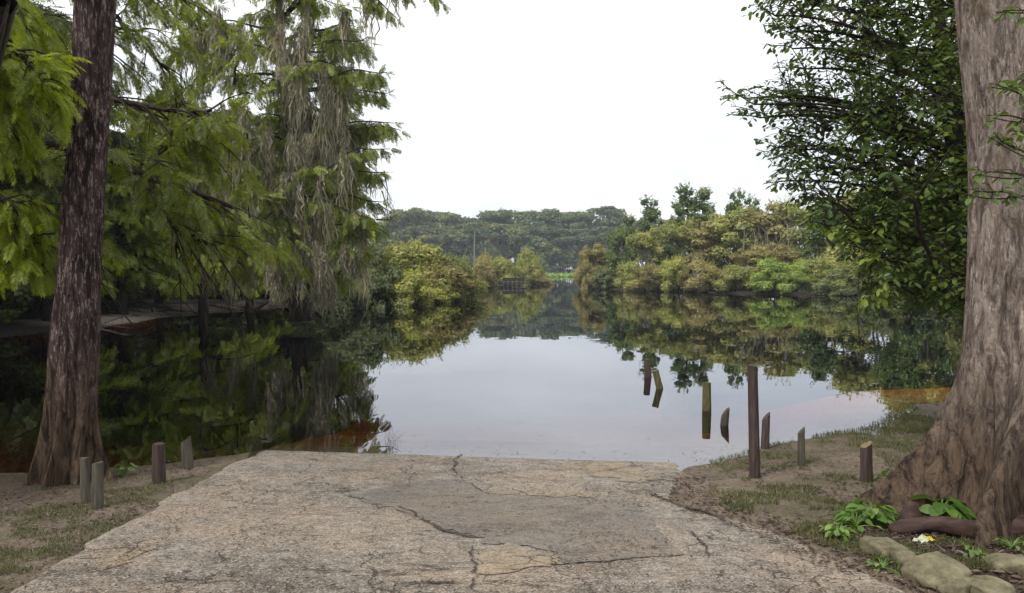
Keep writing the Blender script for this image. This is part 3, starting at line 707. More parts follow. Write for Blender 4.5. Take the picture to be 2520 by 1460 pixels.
for a in [(sh_rust, 1600, 717, 650, 90, 'rusty shrub at the water under the dark green tree', 0), (sh_olive, 1550, 716, 640, 70, 'olive shrub at the water left of the rusty shrub', 0), (sh_yellow, 1660, 718, 630, 80, 'yellow green shrub leaning over the water in the brown thicket', 0),
          (sh_rust, 1720, 720, 640, 100, 'brown shrub beside the dark gap in the right bank', 0), (sh_olive, 1810, 722, 650, 90, 'pale olive rounded shrub right of the dark gap', 0), (sh_bright, 1900, 724, 638, 110, 'bright green rounded shrub on the right bank', 0),
          (sh_bright, 1960, 725, 645, 90, 'lighter half of the bright green shrub pair', 1), (sh_olive, 2025, 725, 628, 120, 'olive shrub right of the bright green pair', 1), (sh_olive, 2110, 727, 640, 120, 'olive shrub below the drooping yellow leaves', 0),
          (sh_grey, 1490, 712, 660, 70, 'pale grey green shrub at the foot of the orange brown tree', 0), (sh_rust, 1440, 711, 640, 50, 'narrow rusty shrub at the left tip of the right shore', 0), (sh_grey, 2200, 738, 650, 150, 'grey green shrub in shade at the right bank', 0),
          (sh_rust, 2300, 742, 660, 160, 'brown shrub between near right tree and tan trunk', 0), (sh_yellow, 1775, 720, 668, 60, 'small yellow green shrub just left of the pale olive one', .5)]:
    plant(a[0], a[1], a[2], a[3], a[4], 5, 3.5, a[5], 'shrub', gr_, a[6])
for k, (px, wl, h, pr) in enumerate(sorted([(1990, 724, 2.6, sh_grey), (2160, 729, 2.8, sh_dark), (2230, 738, 2.4, sh_olive), (2280, 744, 2.2, sh_dark), (2340, 748, 2.2, sh_grey), (2400, 752, 2.4, sh_dark), (2070, 727, 2.2, sh_grey), (2460, 758, 2.6, sh_dark), (2530, 766, 2.6, sh_dark)], key=lambda q: q[0])):
    x, y = wat(px, wl); PL.put(pr, (x, y+.5, -.25), k*2.1, (.8, .8, h/3.5), f'low overhanging shrub on the shaded right water edge, {ORD[k]} from the left', 'shrub', 'overhanging shrubs at the right water edge')
for a in [(tl_green, 1595, 716, 482, 94, 'lone slender tree rising above the right shore trees', 14), (tl_green, 1700, 718, 452, 128, 'tallest slender tree of the right shore group', 15), (tl_grey, 1745, 718, 462, 101, 'slender tree right of the tallest one', 15),
          (tl_green, 1808, 720, 466, 81, 'slender tree top poking out left of the brown dome', 15), (tl_grey, 1560, 716, 530, 81, 'short slender tree beside the lone slender one', 10), (tl_green, 1850, 720, 480, 81, 'slender tree just behind the brown dome', 18), (tl_green, 1660, 718, 505, 81, 'slender tree between the lone one and the tallest', 14)]:
    plant(a[0], a[1], a[2], a[3], a[4], 4.5, 10, a[5], 'tree', 'slender trees above the right shore', a[6])
for k, (pr, px, Y, h) in enumerate([(rd_green, 2290, 46, 7), (rd_olive, 2390, 40, 7), (rd_rust, 2450, 46, 9), (rd_green, 2540, 34, 7), (rd_green, 2640, 26, 7), (rd_olive, 2700, 34, 9)]):
    x = (px-W0/2)/F*Y; PL.put(pr, (x, Y, max(gz(x, Y), -.3)), k*1.9, (h/8*.9, h/8*.9, h/8), f'shaded tree of the nearer right bank behind the dark leafy tree, {ORD[k]} from the left', 'tree', 'trees of the nearer right bank')
# pale stems under the pinkish brown tree
for k, px in enumerate([1838, 1862, 1888, 1912, 1940]):
    x, y = wat(px, 719); rt = empty('sapling', (x, y, gz(x, y)), f'thin pale bare stem in the right shore thicket, {ORD[k]} from the left', 'sapling', 'pale stems in the right thicket')
    mb = MB(); q = np.random.default_rng(px); top = np.array([q.uniform(-.5, .5), 0, 4.3+q.random()])
    tr_ = wob(np.linspace((0, 0, -.2), top, 9), .12, px); tube(mb, tr_, np.linspace(.07, .03, 9), 5)
    mb.build('stem', M['bark_pale'], rt)
    mb = MB()
    for z in range(5):
        s = tr_[3+z]; tube(mb, bez(s, s+[q.uniform(-.4, .4), 0, .5], s+[q.uniform(-1, 1), q.uniform(-.6, .6), q.uniform(.7, 1.4)], 5), np.linspace(.03, .01, 5), 4, False)
    mb.build('twigs', M['bark_pale'], rt)
# small dock; its dark boards stand in for the shaded gap under the shrubs
x, y = wat(1266, 704); dk = empty('dock', (x, y-1, 0), 'small dock with pale posts, dark boards standing in for gap shade under the mid lake shrubs', 'dock')
M['dock'] = plain('gap_shade_boards', (.012, .01, .009), (.04, .034, .03), 10)
for k in range(6):
    mb = MB(); xx = -1.25+k*.5; tube(mb, [(xx, -.55, -.6), (xx+.02, -.55, .62+.12*(k % 2))], .035, 6); mb.build('post', M['bark_pale'], dk)
mb = MB()
for z0, z1, y0, y1, x0, x1 in [(.24, .32, -.5, .7, -1.45, 1.45), (.32, .95, .6, .68, -1.4, 1.2)]:  # flat slab, then an upright board put in as gap shade
    V = [(x0, y0, z0), (x1, y0, z0), (x1, y1, z0), (x0, y1, z0), (x0, y0, z1), (x1, y0, z1), (x1, y1, z1), (x0, y1, z1)]
    mb.add(V, [(0, 3, 2, 1), (4, 5, 6, 7), (0, 1, 5, 4), (1, 2, 6, 5), (2, 3, 7, 6), (3, 0, 4, 7)])
mb.build('deck_gap_shade', M['dock'], dk)
mb = MB(); tube(mb, wob(np.linspace((-1.4, -.6, .5), (1.4, -.6, .52), 8), .01, 2), .025, 6); mb.build('rail', M['bark_pale'], dk)

# ------------------------------------------------------------------ cypress trees
def inpoly(px, py, pg):
    c = False; n = len(pg)
    for k in range(n):
        x1, y1 = pg[k]; x2, y2 = pg[(k+1) % n]
        if (y1 > py) != (y2 > py) and px < (x2-x1)*(py-y1)/(y2-y1)+x1: c = not c
    return c
def cyp_bough(r, wood, S, path, rad0, ln=.45, dens=1.0, sub=.9, droop=.7, start=.25):
    """wood tube along path, side twigs with hanging sprays; S collects spray frames"""
    n = len(path); tube(wood, path, np.linspace(rad0, rad0*.25, n), 5, False)
    Ls = np.linalg.norm(np.diff(path, axis=0), axis=1).sum()
    m = max(3, int(Ls/.22*dens)); T = np.gradient(path, axis=0); T /= np.linalg.norm(T, axis=1)[:, None]
    for k in range(m):
        t = start+(1-start)*(k+r.random())/m; i = min(n-1, int(t*(n-1))); d = T[i]
        side = np.cross(d, [0, 0, 1]); side /= np.linalg.norm(side)+1e-9
        sg = 1 if k % 2 else -1
        Lt = sub*r.uniform(.5, 1.1)*(1.1-.6*t)
        e = path[i]+d*Lt*.55+side*sg*Lt*.75*r.uniform(.3, 1.1)+[0, 0, -Lt*droop*r.uniform(.2, .8)]
        tp = bez(path[i], (path[i]+e)/2+[0, 0, Lt*.12], e, 5); tube(wood, tp, [.010, .008, .006, .004, .003], 3, False)
        q = max(3, int(Lt/.13))
        for a in range(q):
            tt = (a+.5)/q; p_ = tp[min(4, int(tt*4))]*(1-(tt*4) % 1)+tp[min(4, int(tt*4)+1)]*((tt*4) % 1)
            dd = (e-path[i])/max(Lt, .1)*.8+r.normal(size=3)*.35+np.array([0, 0, -droop*r.uniform(.2, 1.2)])
            S.append((p_, dd, r.normal(size=3)*.6+[0, 0, 1], ln*r.uniform(.6, 1.15)))
    for a in range(3): S.append((path[-1], T[-1]+r.normal(size=3)*.3+[0, 0, -.3], r.normal(size=3)*.4+[0, 0, 1], ln))
def sprays(S, tmpl, name, m, parent):
    V, Qd = scatter(tmpl[0], tmpl[1], [s[0] for s in S], [s[1] for s in S], [s[2] for s in S], [s[3] for s in S])
    mb = MB(); mb.add(V, Qd); return mb.build(name, m, parent)
def shift(S, o): return [(np.asarray(s[0])-o, s[1], s[2], s[3]) for s in S]

class Nodes:
    def __init__(s, tk): s.p = np.array(tk, float); s.d = np.zeros(len(tk)); s.ax = np.array(tk, float)
    def near(s, e, rise=.25, wt=.45):
        hd = np.min(np.linalg.norm(s.ax[:, :2]-e[:2], axis=1))
        v = s.p-e; c = np.linalg.norm(v, axis=1)+wt*s.d+np.maximum(0, v[:, 2]+rise*hd*.5)*1.2
        i = int(np.argmin(c)); return s.p[i], s.d[i]
    def add(s, path, d0):
        l = np.concatenate([[0], np.cumsum(np.linalg.norm(np.diff(path, axis=0), axis=1))])
        s.p = np.concatenate([s.p, path[2:]]); s.d = np.concatenate([s.d, d0+l[2:]])
# -- mossy cypress over the left water
r = np.random.default_rng(101)
TB = P(735, 760, 25); tb = np.array([TB.x, 25., 0.])
silB = [(800, -260), (860, 0), (865, 60), (885, 130), (935, 180), (960, 235), (925, 265), (978, 310), (955, 370), (940, 420), (915, 480), (925, 560), (930, 640), (890, 690), (820, 705), (700, 735), (640, 705), (560, 690), (420, 650), (440, 480), (400, 250), (420, 60), (460, -260)]
rootB = empty('mossy_cypress', tuple(tb), 'tall cypress over the left water, draped with long grey moss', 'tree')
wood = MB(); S = []
trunkB = np.array([tuple(P(px, py, 25.4)) for px, py in [(740, 790), (735, 700), (728, 560), (715, 400), (700, 220), (690, 60), (680, -150), (676, -380)]])
trunkB = poly(trunkB, 26)-tb
tube(wood, trunkB, np.interp(np.linspace(0, 1, 26), [0, .1, .3, 1], [.42, .27, .2, .09]), 12)
cnt = 0; tries = 0
MOSSPTS = []; NB = Nodes(trunkB)
while cnt < 230 and tries < 9000:
    tries += 1
    px, py = r.uniform(400, 985), r.uniform(-240, 735)
    if not inpoly(px, py, silB): continue
    if px < 640 and py < 330 and r.random() < .45: continue
    Yd = 25+r.normal()*1.6*(1 if px > 650 else 1.3)
    e = np.array(tuple(P(px, py, Yd)))-tb
    s, d0 = NB.near(e, -.3)
    v = e-s; ln = np.linalg.norm(v)
    if ln < .35: continue
    path = wob(bez(s, s+v*.5+[0, 0, .16*ln], e, 12), .05*ln**.5, cnt)
    cyp_bough(r, wood, S, path, .012+.012*ln, .42, 1.15, 1.0, .85, max(.15, 1-2.2/ln))
    NB.add(path, d0); MOSSPTS.append(path+tb); cnt += 1
# edge boughs that reach out over the water
for px, py in [(872, 62), (905, 98), (945, 165), (958, 232), (972, 300), (980, 318), (958, 372), (950, 430), (925, 200), (915, 130), (938, 500), (930, 560)]:
    e = np.array(tuple(P(px, py, 24+r.normal()*.8)))-tb; zs = max(1.5, e[2]+.15); i = int(np.argmin(abs(trunkB[:, 2]-zs))); s = trunkB[i]; v = e-s; ln = np.linalg.norm(v)
    path = wob(bez(s, s+v*.5+[0, 0, .3], e, 14), .07, cnt); cyp_bough(r, wood, S, path, .05, .36, 1.7, .7, 1.2, .45); cnt += 1
for px, py, py0, Y in [(972, 42, -60, 21), (940, 20, -80, 20.5), (1088, 8, -90, 20.5), (905, -20, -120, 21), (1010, -8, -110, 20.5)]:
    e = np.array(tuple(P(px, py, Y)))-tb; m_ = np.array(tuple(P(px-110, py0, Y+.5)))-tb; i = int(np.argmin(abs(trunkB[:, 2]-m_[2]-.3))); s_ = trunkB[i]
    path = wob(poly([s_, (s_+m_)/2+[0, 0, .3], m_, e], 18), .04, cnt); cyp_bough(r, wood, S, path, .06, .3, 1.1, .5, 1.2, .72); MOSSPTS.append(path[-6:].repeat(2, axis=0)+tb); cnt += 1
for px, py, dx, dy in [(935, 440, 28, 60), (930, 500, 36, 25), (940, 470, 14, 70), (925, 540, 60, -15), (945, 420, 10, 90)]:
    a = np.array(tuple(P(px, py, 24)))-tb; b_ = np.array(tuple(P(px+dx, py+dy, 24)))-tb; c_ = (a+b_)/2+[.1, 0, -.12]
    tube(wood, wob(bez(a, c_, b_, 8), .03, px), np.linspace(.02, .005, 8), 4, False)
    for q in range(5):
        f = a+(b_-a)*r.uniform(.2, 1); tube(wood, [f, f+[r.uniform(-.1, .2), 0, -r.uniform(.1, .4)], f+[r.uniform(-.1, .3), 0, -r.uniform(.4, .8)]], [.007, .005, .003], 3, False)
wood.build('trunk', M['bark'], rootB, True)
sprays(S, SPRAY, 'crown', M['cypress'], rootB)

# -- moss: strand clusters
def moss_clump(r, mb, top, length, width, n):
    """long ragged beard hanging from top"""
    m = 11
    for k in range(n):
        a = r.normal(size=2)*width*.42; a[1] *= .6
        tk = r.random()
        ll = length*(1-.75*min(1, (abs(a[0])/width)**1.2))*(.35+.7*r.random())
        t0 = length*.0+r.uniform(-.1, .25)*length*.5*(tk < .3)
        z0 = top[2]-max(0, t0)
        t = np.linspace(0, 1, m)
        cx = top[0]+a[0]*(1-.6*t*ll/length)+np.cumsum(r.normal(size=m))*.03*min(1.5, .5+ll)
        cy = top[1]+a[1]*(1-.45*t)+np.cumsum(r.normal(size=m))*.025
        cz = z0-t*ll
        wv = (.008+.015*r.random())*np.sin(np.clip(.25+t*2.85, 0, 3.0))*r.uniform(.5, 1.4, m)
        an = r.random()*3.14; dx, dy = math.cos(an), math.sin(an)*.7
        A = np.stack([cx-dx*wv, cy-dy*wv, cz], 1); B = np.stack([cx+dx*wv, cy+dy*wv, cz], 1)
        q = np.arange(m-1); mb.add(np.concatenate([A, B]), np.stack([q, q+m, q+m+1, q+1], 1))
r = np.random.default_rng(202)
big = [(745, 150, 23.6, 290, 70, 'long tan moss curtain on the cypress just below the top of the photo'), (705, 440, 23.2, 250, 62, 'dark brownish moss curtain at the middle of the mossy cypress'),
       (770, 480, 23, 230, 75, 'broad grey moss curtain right of the brown middle one'), (540, 40, 23.4, 190, 60, 'pale moss beard hanging high left of the mossy cypress trunk'),
       (815, 190, 23.4, 280, 45, 'narrow moss curtain nearest the open sky edge'), (640, 290, 23.2, 190, 40, 'slim moss beard left of the tan curtain'),
       (690, 560, 22.6, 210, 45, 'low moss beard trailing to the water left of the lowest sprays'), (790, 600, 22.4, 180, 50, 'lowest moss beard, its tips just above the water'),
       (735, 330, 23.1, 260, 60, 'tan brown moss curtain overlapping the cypress trunk midway'), (585, 250, 23.3, 170, 36, 'thin grey moss beard among the left boughs'), (850, 310, 23.6, 170, 34, 'small moss beard on the outer right boughs'),
       (725, 60, 23.5, 240, 55, 'topmost brown moss curtain beside the cypress trunk')]
for px, py, Y, hpx, wpx, lab in big:
    mb = MB(); p = P(px, py, Y); Lm = hpx/F*Y; Wm = wpx/F*Y
    Lm *= .95; Wm *= .85
    for q in range(21):
        fz = r.random()**1.3*.75
        moss_clump(r, mb, (p.x+r.normal()*Wm*.42*(1-.4*fz), p.y+r.normal()*.3, p.z-fz*Lm), Lm*r.uniform(.25, 1.0-fz*.8), Wm*r.uniform(.12, .3), int(r.uniform(22, 50)))
    o = mb.build('hanging_moss', M['moss']); tag(o, lab, 'moss', 'long moss curtains on the cypress')
mb = MB()
for k in range(300):
    pth = MOSSPTS[int(r.integers(len(MOSSPTS)))]; p = pth[int(r.integers(3, 12))]
    pxx = p[0]/p[1]*F+W0/2
    if pxx < 470 and r.random() < .4: continue
    moss_clump(r, mb, (p[0], p[1]-.1, p[2]), min(r.uniform(.5, 2.2), max(.3, p[2]-.1)), r.uniform(.06, .18), int(r.uniform(18, 46)))
tag(mb.build('hanging_moss', M['moss']), 'thin grey moss strands scattered over the cypress boughs', 'moss', kind='stuff')

# -- background wood of the left bank (copies)
def cypress_proto(seed, H, Wd, nb, leafm):
    r = np.random.default_rng(seed); rt = empty('cypress_tree'); wood = MB(); S = []
    trk = wob(np.linspace((0, 0, -.4), (r.normal()*.3, r.normal()*.3, H), 16), .1, seed)
    tube(wood, trk, np.interp(np.linspace(0, 1, 16), [0, .08, 1], [.4, .22, .05]), 9)
    for k in range(nb):
        t = r.uniform(.27, 1); i = min(15, int(t*15)); a = r.random()*6.28; rr = Wd*.5*(1.1-.7*t)*r.uniform(.55, 1.1); s = trk[i]
        e = s+[math.cos(a)*rr, math.sin(a)*rr, r.uniform(-.6, .3)-.12*rr]
        path = wob(bez(s, (s+e)/2+[0, 0, .1*rr+.2], e, 8), .06, seed*99+k)
        cyp_bough(r, wood, S, path, .012+.01*rr, .55, .9, 1.15, .8, .2)
    wood.build('trunk', M['bark'], rt, True); sprays(S, SPRAY_LO, 'crown', leafm, rt); return rt
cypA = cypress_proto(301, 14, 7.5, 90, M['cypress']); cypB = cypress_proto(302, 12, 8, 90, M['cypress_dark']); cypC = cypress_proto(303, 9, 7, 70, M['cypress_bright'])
gb = 'trees of the left bank wood'
r = np.random.default_rng(44)
spec = [(cypC, 500, 34, .95, 'fresh green cypress hanging low over the far end of the left bank'), (cypA, 390, 37, .75, 'green cypress behind the sandy left bank, right of the brown trunk'), (cypC, 610, 38, .9, 'bright green cypress behind the trailing moss'),
        (cypB, 200, 33, .95, 'dark cypress directly behind the near brown trunk'), (cypB, 60, 30, 1.05, 'dark cypress left of the near brown trunk on the left bank'), (cypA, -90, 27, 1, 'cypress at the left frame edge across the dark water'),
        (cypB, 700, 43, 1, 'dark cypress behind the mossy cypress trunk'), (cypA, 820, 47, .85, 'cypress behind the right edge of the moss curtains'), (cypB, 450, 46, .85, 'dark cypress in the second rank above the sandy bank'),
        (cypA, 130, 42, 1.1, 'tall cypress in the second rank left of the near brown trunk'), (cypB, 340, 54, .95, 'tall dark cypress deep in the left wood'), (cypA, 570, 58, 1.0, 'tall cypress deep in the wood behind the mossy one'),
        (cypB, -20, 50, 1.3, 'tall dark cypress deep in the wood at the left edge'), (cypC, 120, 27, .75, 'small fresh green cypress on the bank left of the near brown trunk'), (cypC, 300, 31, .8, 'small fresh green cypress just right of the near brown trunk')]
spec += [(cypB, -330, 19, 1.1, 'dark cypress beyond the left frame edge, nearest of the left wood'), (cypB, -230, 24, 1.1, 'dark cypress at the left frame edge just behind the nearest one'), (cypB, -110, 22, 1, 'dark low cypress whose boughs reach in from the left edge over dark water')]
for sx, sy, ss in ((-10.6, 4.6, 1.0), (-13, 9, 1.1)):
    spec.append((cypB, sx/sy*F+W0/2, sy, ss, 'dark cypress on the near left bank shading it from outside the photo' if sy < 5 else 'dark cypress farther along the near left bank outside the photo'))
for pr, px, Y, s, lab in spec:
    x = (px-W0/2)/F*Y; PL.put(pr, (x, Y, max(gz(x, Y), -.2)), r.random()*6.28, (s, s, s), lab, 'tree', gb)
spec2 = [(rd_green, -60, 34, 9), (rd_green, 40, 40, 10), (rd_green, 190, 48, 10), (rd_green, 330, 66, 13), (rd_green, 470, 70, 13), (rd_green, 610, 66, 12), (rd_green, 720, 62, 11), (rd_green, 830, 60, 8), (rd_green, 120, 70, 15), (rd_green, -40, 70, 15), (rd_green, 540, 84, 15), (rd_green, 250, 88, 16), (rd_green, 400, 92, 16)]
for k, (pr, px, Y, h) in enumerate(sorted(spec2, key=lambda q: q[1])):
    x = (px-W0/2)/F*Y; PL.put(pr, (x, Y, gz(x, Y)), k*1.3, (h/8*1.1, h/8*1.1, h/8), f'dark broadleaf tree deep in the left wood, {ORD[k]} from the left', 'tree', gb)
spec3 = [(-60, 25, 2.2), (-110, 30, 3), (10, 28, 2.0), (70, 29, 2.2), (130, 31, 2.2), (185, 33, 2.2), (560, 45, 2.4), (640, 45, 2.2), (700, 44, 2.2), (745, 44, 2.6), (800, 45, 3.2), (440, 54, 2.6), (375, 56, 2.6), (300, 54, 2.4), (240, 50, 2.6), (500, 52, 2.8), (600, 52, 3.2), (250, 38, 1.6), (330, 40, 1.4), (480, 42, 1.5), (205, 35, 1.8), (60, 40, 3.4), (-20, 38, 3.4), (150, 44, 3.6), (860, 50, 3)]
for k, (px, Y, h) in enumerate(sorted(spec3)):
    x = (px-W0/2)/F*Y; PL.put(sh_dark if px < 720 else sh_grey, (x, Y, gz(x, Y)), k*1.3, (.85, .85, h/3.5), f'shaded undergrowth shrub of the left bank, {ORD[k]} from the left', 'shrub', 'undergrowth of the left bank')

# bare trunks in the gloom above the sand bank
for k, (px, Y, wd_) in enumerate([(275, 41, .13), (300, 45, .1), (335, 42, .16), (362, 50, .1), (412, 43, .2), (470, 48, .12), (505, 46, .16), (555, 45, .15), (590, 44, .2)]):
    x = (px-W0/2)/F*Y; rt = empty('bare_tree', (x, Y, gz(x, Y)), f'thin dark bare trunk above the sandy left bank, {ORD[k]} from the left', 'tree', 'dark bare trunks of the left bank')
    mb = MB(); tube(mb, wob(np.linspace((0, 0, -.3), (.3*math.sin(k), 0, 7), 10), .08, k), np.linspace(wd_, wd_*.6, 10), 7); mb.build('trunk', M['bark'], rt, True)

# -- cypress just off the left edge whose limbs cross the picture
r = np.random.default_rng(404)
A2 = np.array([-9.4, 10.2, 0]); A2[2] = gz(A2[0], A2[1]); rootA = empty('cypress_tree', tuple(A2), 'cypress off the left edge whose dark limbs cross behind the brown trunk', 'tree')
wood = MB(); Sd = []; Sb = []
tube(wood, wob(np.linspace((0, 0, -.5), (.3, .3, 12), 20), .05, 2), np.interp(np.linspace(0, 1, 20), [0, .1, 1], [.5, .3, .12]), 12)
def limb(pts, r0, r1, nsub, S, ln=.26, dens=1.2, sub=.9, droop=.8, spread=.8, s0=.3):
    path = poly([np.array(tuple(P(*p)))-A2 if len(p) == 3 else np.array(p) for p in pts], 26)
    path = wob(path, .03, int(r.integers(1e6))); tube(wood, path, np.linspace(r0, r1, 26), 7, False)
    for k in range(nsub):
        i = int((s0+(1-s0)*(k+r.random())/nsub)*25); d = path[min(25, i+1)]-path[max(0, i-1)]; d /= np.linalg.norm(d)
        side = np.array([-d[1], d[0], 0])*(1 if k % 2 else -1)
        l = spread*r.uniform(.6, 1.5); e = path[i]+d*l*.8+side*l*.7+[0, 0, r.uniform(-.7, .25)*l]
        cyp_bough(r, wood, S, wob(bez(path[i], (path[i]+e)/2+[0, 0, .1], e, 7), .03, k), .014, ln, dens, sub*.6, droop, .1)
limb([(0, 0, 4.6), (-60, 372, 9.6), (60, 362, 9.2), (160, 368, 9), (262, 390, 8.8), (370, 435, 8.8), (480, 470, 9), (570, 520, 9.4)], .09, .02, 18, Sd, s0=.45)
limb([(0, 0, 5.2), (-60, 240, 9.8), (60, 235, 9.4), (190, 240, 9.2), (300, 248, 9), (430, 275, 9), (530, 268, 9.2)], .07, .015, 13, Sd, s0=.5)
limb([(370, 435, 8.8), (400, 510, 8.8), (450, 570, 9), (520, 610, 9.2)], .03, .01, 10, Sd)
limb([(280, 35, 9.2), (340, 90, 9.2), (400, 160, 9.3), (450, 250, 9.4)], .025, .008, 8, Sd)
limb([(330, 440, 8.8), (345, 400, 8.8), (400, 380, 8.9), (430, 330, 9), (425, 300, 9)], .022, .008, 5, Sd)
limb([(0, 0, 7.5), (-40, -60, 9.5), (120, -90, 9.3), (280, -60, 9.3), (430, -20, 9.5)], .06, .02, 13, Sd, s0=.35)
limb([(0, 0, 6.3), (-60, 90, 9.8), (60, 40, 9.6), (180, 60, 9.4), (300, 80, 9.4)], .05, .015, 15, Sd, s0=.3)
limb([(0, 0, 3.5), (-80, 480, 9.2), (0, 500, 9), (90, 540, 9), (160, 580, 9.2)], .04, .01, 14, Sd, s0=.3)
# fresh sprays close to the left edge
limb([(0, 0, 4.9), (-150, 100, 8), (-60, 95, 7), (20, 125, 6.6), (105, 190, 6.4)], .03, .006, 24, Sb, .24, 1.5, .5, .6, .28, .45)
limb([(0, 0, 4.9), (-150, 180, 8), (-60, 190, 7), (-40, 230, 6.8), (-5, 290, 6.6)], .03, .006, 14, Sb, .24, 1.5, .5, .8, .28, .45)
limb([(0, 0, 5.6), (-150, -30, 8), (-40, -10, 7.2), (20, 10, 7), (60, 30, 7)], .03, .006, 14, Sb, .24, 1.5, .5, .7, .3, .45)
limb([(0, 0, 3.6), (-150, 460, 8), (-40, 470, 7.4), (10, 505, 7.2), (50, 560, 7.2)], .03, .006, 16, Sb, .24, 1.5, .5, .8, .3, .45)
limb([(0, 0, 3.2), (-150, 560, 8), (-40, 560, 7.6), (30, 590, 7.4), (80, 605, 7.4)], .03, .006, 14, Sb, .24, 1.5, .5, .8, .3, .45)
wood.build('trunk', M['bark'], rootA, True)
def proj_y(p):
    p = np.asarray(p)+A2; return HZ+(CZ-p[2])/p[1]*F
Sd = [q for q in Sd if proj_y(q[0]) < 600+r.normal()*45]; Sb = [q for q in Sb if proj_y(q[0]) < 690]
sprays(Sd, SPRAY_HI, 'crown', M['cypress'], rootA)
o = sprays(Sb, SPRAY_HI, 'crown', M['cypress_bright'], rootA); o['label'] = 'bright yellow green sprays of the nearest boughs'

# -- near cypress trunks
def fluted(edges, Y, mt, parent, org, lobes, seed, n=170, nseg=220, rough=1.0, name='trunk'):
    """edges: (picture y, left x, right x) of the trunk core at depth Y; lobes: (angle, reach, fall height, half width)"""
    ys_ = [e[0] for e in edges]; u = np.linspace(0, 1, n)**1.5
    yy_ = edges[-1][0]+(edges[0][0]-edges[-1][0])*u
    xl = np.interp(yy_, ys_, [e[1] for e in edges]); xr = np.interp(yy_, ys_, [e[2] for e in edges])
    C = np.array([tuple(P((a+b)/2, y, Y)) for a, b, y in zip(xl, xr, yy_)]); rad = (xr-xl)/2/F*Y
    rad = np.convolve(np.pad(rad, 4, 'edge'), np.ones(9)/9, 'valid')
    a = np.arange(nseg)/nseg*2*math.pi; V = []; ca, sa = np.cos(a), np.sin(a)
    zb = org[2]
    for i in range(n):
        z = C[i][2]-zb; rr = np.full(nseg, rad[i])
        for (an, reach, hh, wd_) in lobes:
            f = reach*math.exp(-max(z, -.1)/hh)
            wz = wd_+.16*(1-math.exp(-max(z, 0)/.9))
            dl = np.angle(np.exp(1j*(a-an-.15*math.sin(z*3+an))))
            rr = rr+f*np.exp(-(np.abs(dl)/wz)**1.6)
        # furrows run up the stem
        fx = ca*2.2; fy = sa*2.2
        rr = rr*(1+rough*(.055*fbm(fx*1.6+seed, fy*1.6+z*.35, seed, 2)+.05*np.abs(fbm(fx*4.5+seed+z*.2, fy*4.5+z*.45, seed+2, 3))))
        rr = rr+rough*.012*np.abs(fbm(fx*14+z*.6, fy*14-z*.9, seed+5, 2))
        V.append(np.stack([C[i][0]+ca*rr-org[0], C[i][1]+sa*rr-org[1], np.full(nseg, C[i][2]-org[2])], 1))
    V = np.concatenate(V); i, j = np.meshgrid(np.arange(n-1), np.arange(nseg), indexing='ij'); i = i.ravel(); j = j.ravel(); k = (j+1) % nseg
    return mesh_np(name, V, [np.stack([i*nseg+j, i*nseg+k, (i+1)*nseg+k, (i+1)*nseg+j], 1)], mt, parent, True)
bl = P(175, 1180, 7.2); ol = (bl.x, 7.2, gz(bl.x, 7.2)); rtL = empty('cypress_tree', ol, 'brown flaky barked cypress trunk on the near left bank', 'tree')
fluted([(-700, 215, 290), (0, 190, 278), (300, 182, 262), (500, 160, 250), (700, 148, 240), (830, 132, 238), (950, 126, 228), (1050, 124, 222), (1150, 122, 216), (1260, 120, 214)], 7.2, M['bark_left'], rtL, ol,
       [(math.pi*.98, .22, .45, .2), (-2.25, .2, .45, .13), (-1.5, .2, .36, .11), (-.75, .17, .5, .11), (-.1, .28, .36, .17), (.9, .2, .4, .3), (2.1, .2, .4, .3)], 3, rough=1.1)
br = P(2490, 1250, 5.9); orr = (br.x, 5.9, gz(br.x, 5.9)); rtR = empty('cypress_tree', orr, 'thick tan cypress trunk with spreading buttress roots at the right edge', 'tree')
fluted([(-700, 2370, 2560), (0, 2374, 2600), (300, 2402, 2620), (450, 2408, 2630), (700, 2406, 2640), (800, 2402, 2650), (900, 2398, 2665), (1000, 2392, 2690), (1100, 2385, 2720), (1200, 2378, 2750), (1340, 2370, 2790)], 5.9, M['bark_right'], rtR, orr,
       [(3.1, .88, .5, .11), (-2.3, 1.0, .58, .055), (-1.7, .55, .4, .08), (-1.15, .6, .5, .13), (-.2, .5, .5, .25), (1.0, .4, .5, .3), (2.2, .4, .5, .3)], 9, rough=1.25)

# ------------------------------------------------------------------ near right broadleaf tree
r = np.random.default_rng(505)
TT = P(2470, 760, 8.8); ot = np.array([TT.x, 8.8, 0.]); ot[2] = gz(ot[0], ot[1])
rtT = empty('broadleaf_tree', tuple(ot), 'dark leafy broadleaf tree arching out over the water beside the tan trunk', 'tree')
wood = MB(); LPp = []; LD = []; LN = []; LS = []
tkT = poly([np.array(tuple(P(*p)))-ot for p in [(2475, 1060, 8.8), (2450, 760, 8.8), (2400, 520, 8.8), (2340, 300, 8.7), (2310, 60, 8.7), (2290, -200, 8.7)]], 24)
tube(wood, tkT, np.linspace(.17, .05, 24), 10)
silT = [(1860, -320), (1835, 0), (1880, 50), (1915, 105), (1905, 165), (1865, 220), (1880, 290), (1885, 360), (1900, 400), (1895, 450), (1975, 480), (2000, 550), (2090, 600), (2140, 660), (2180, 715), (2300, 735), (2400, 740), (2640, 720), (2640, -320)]
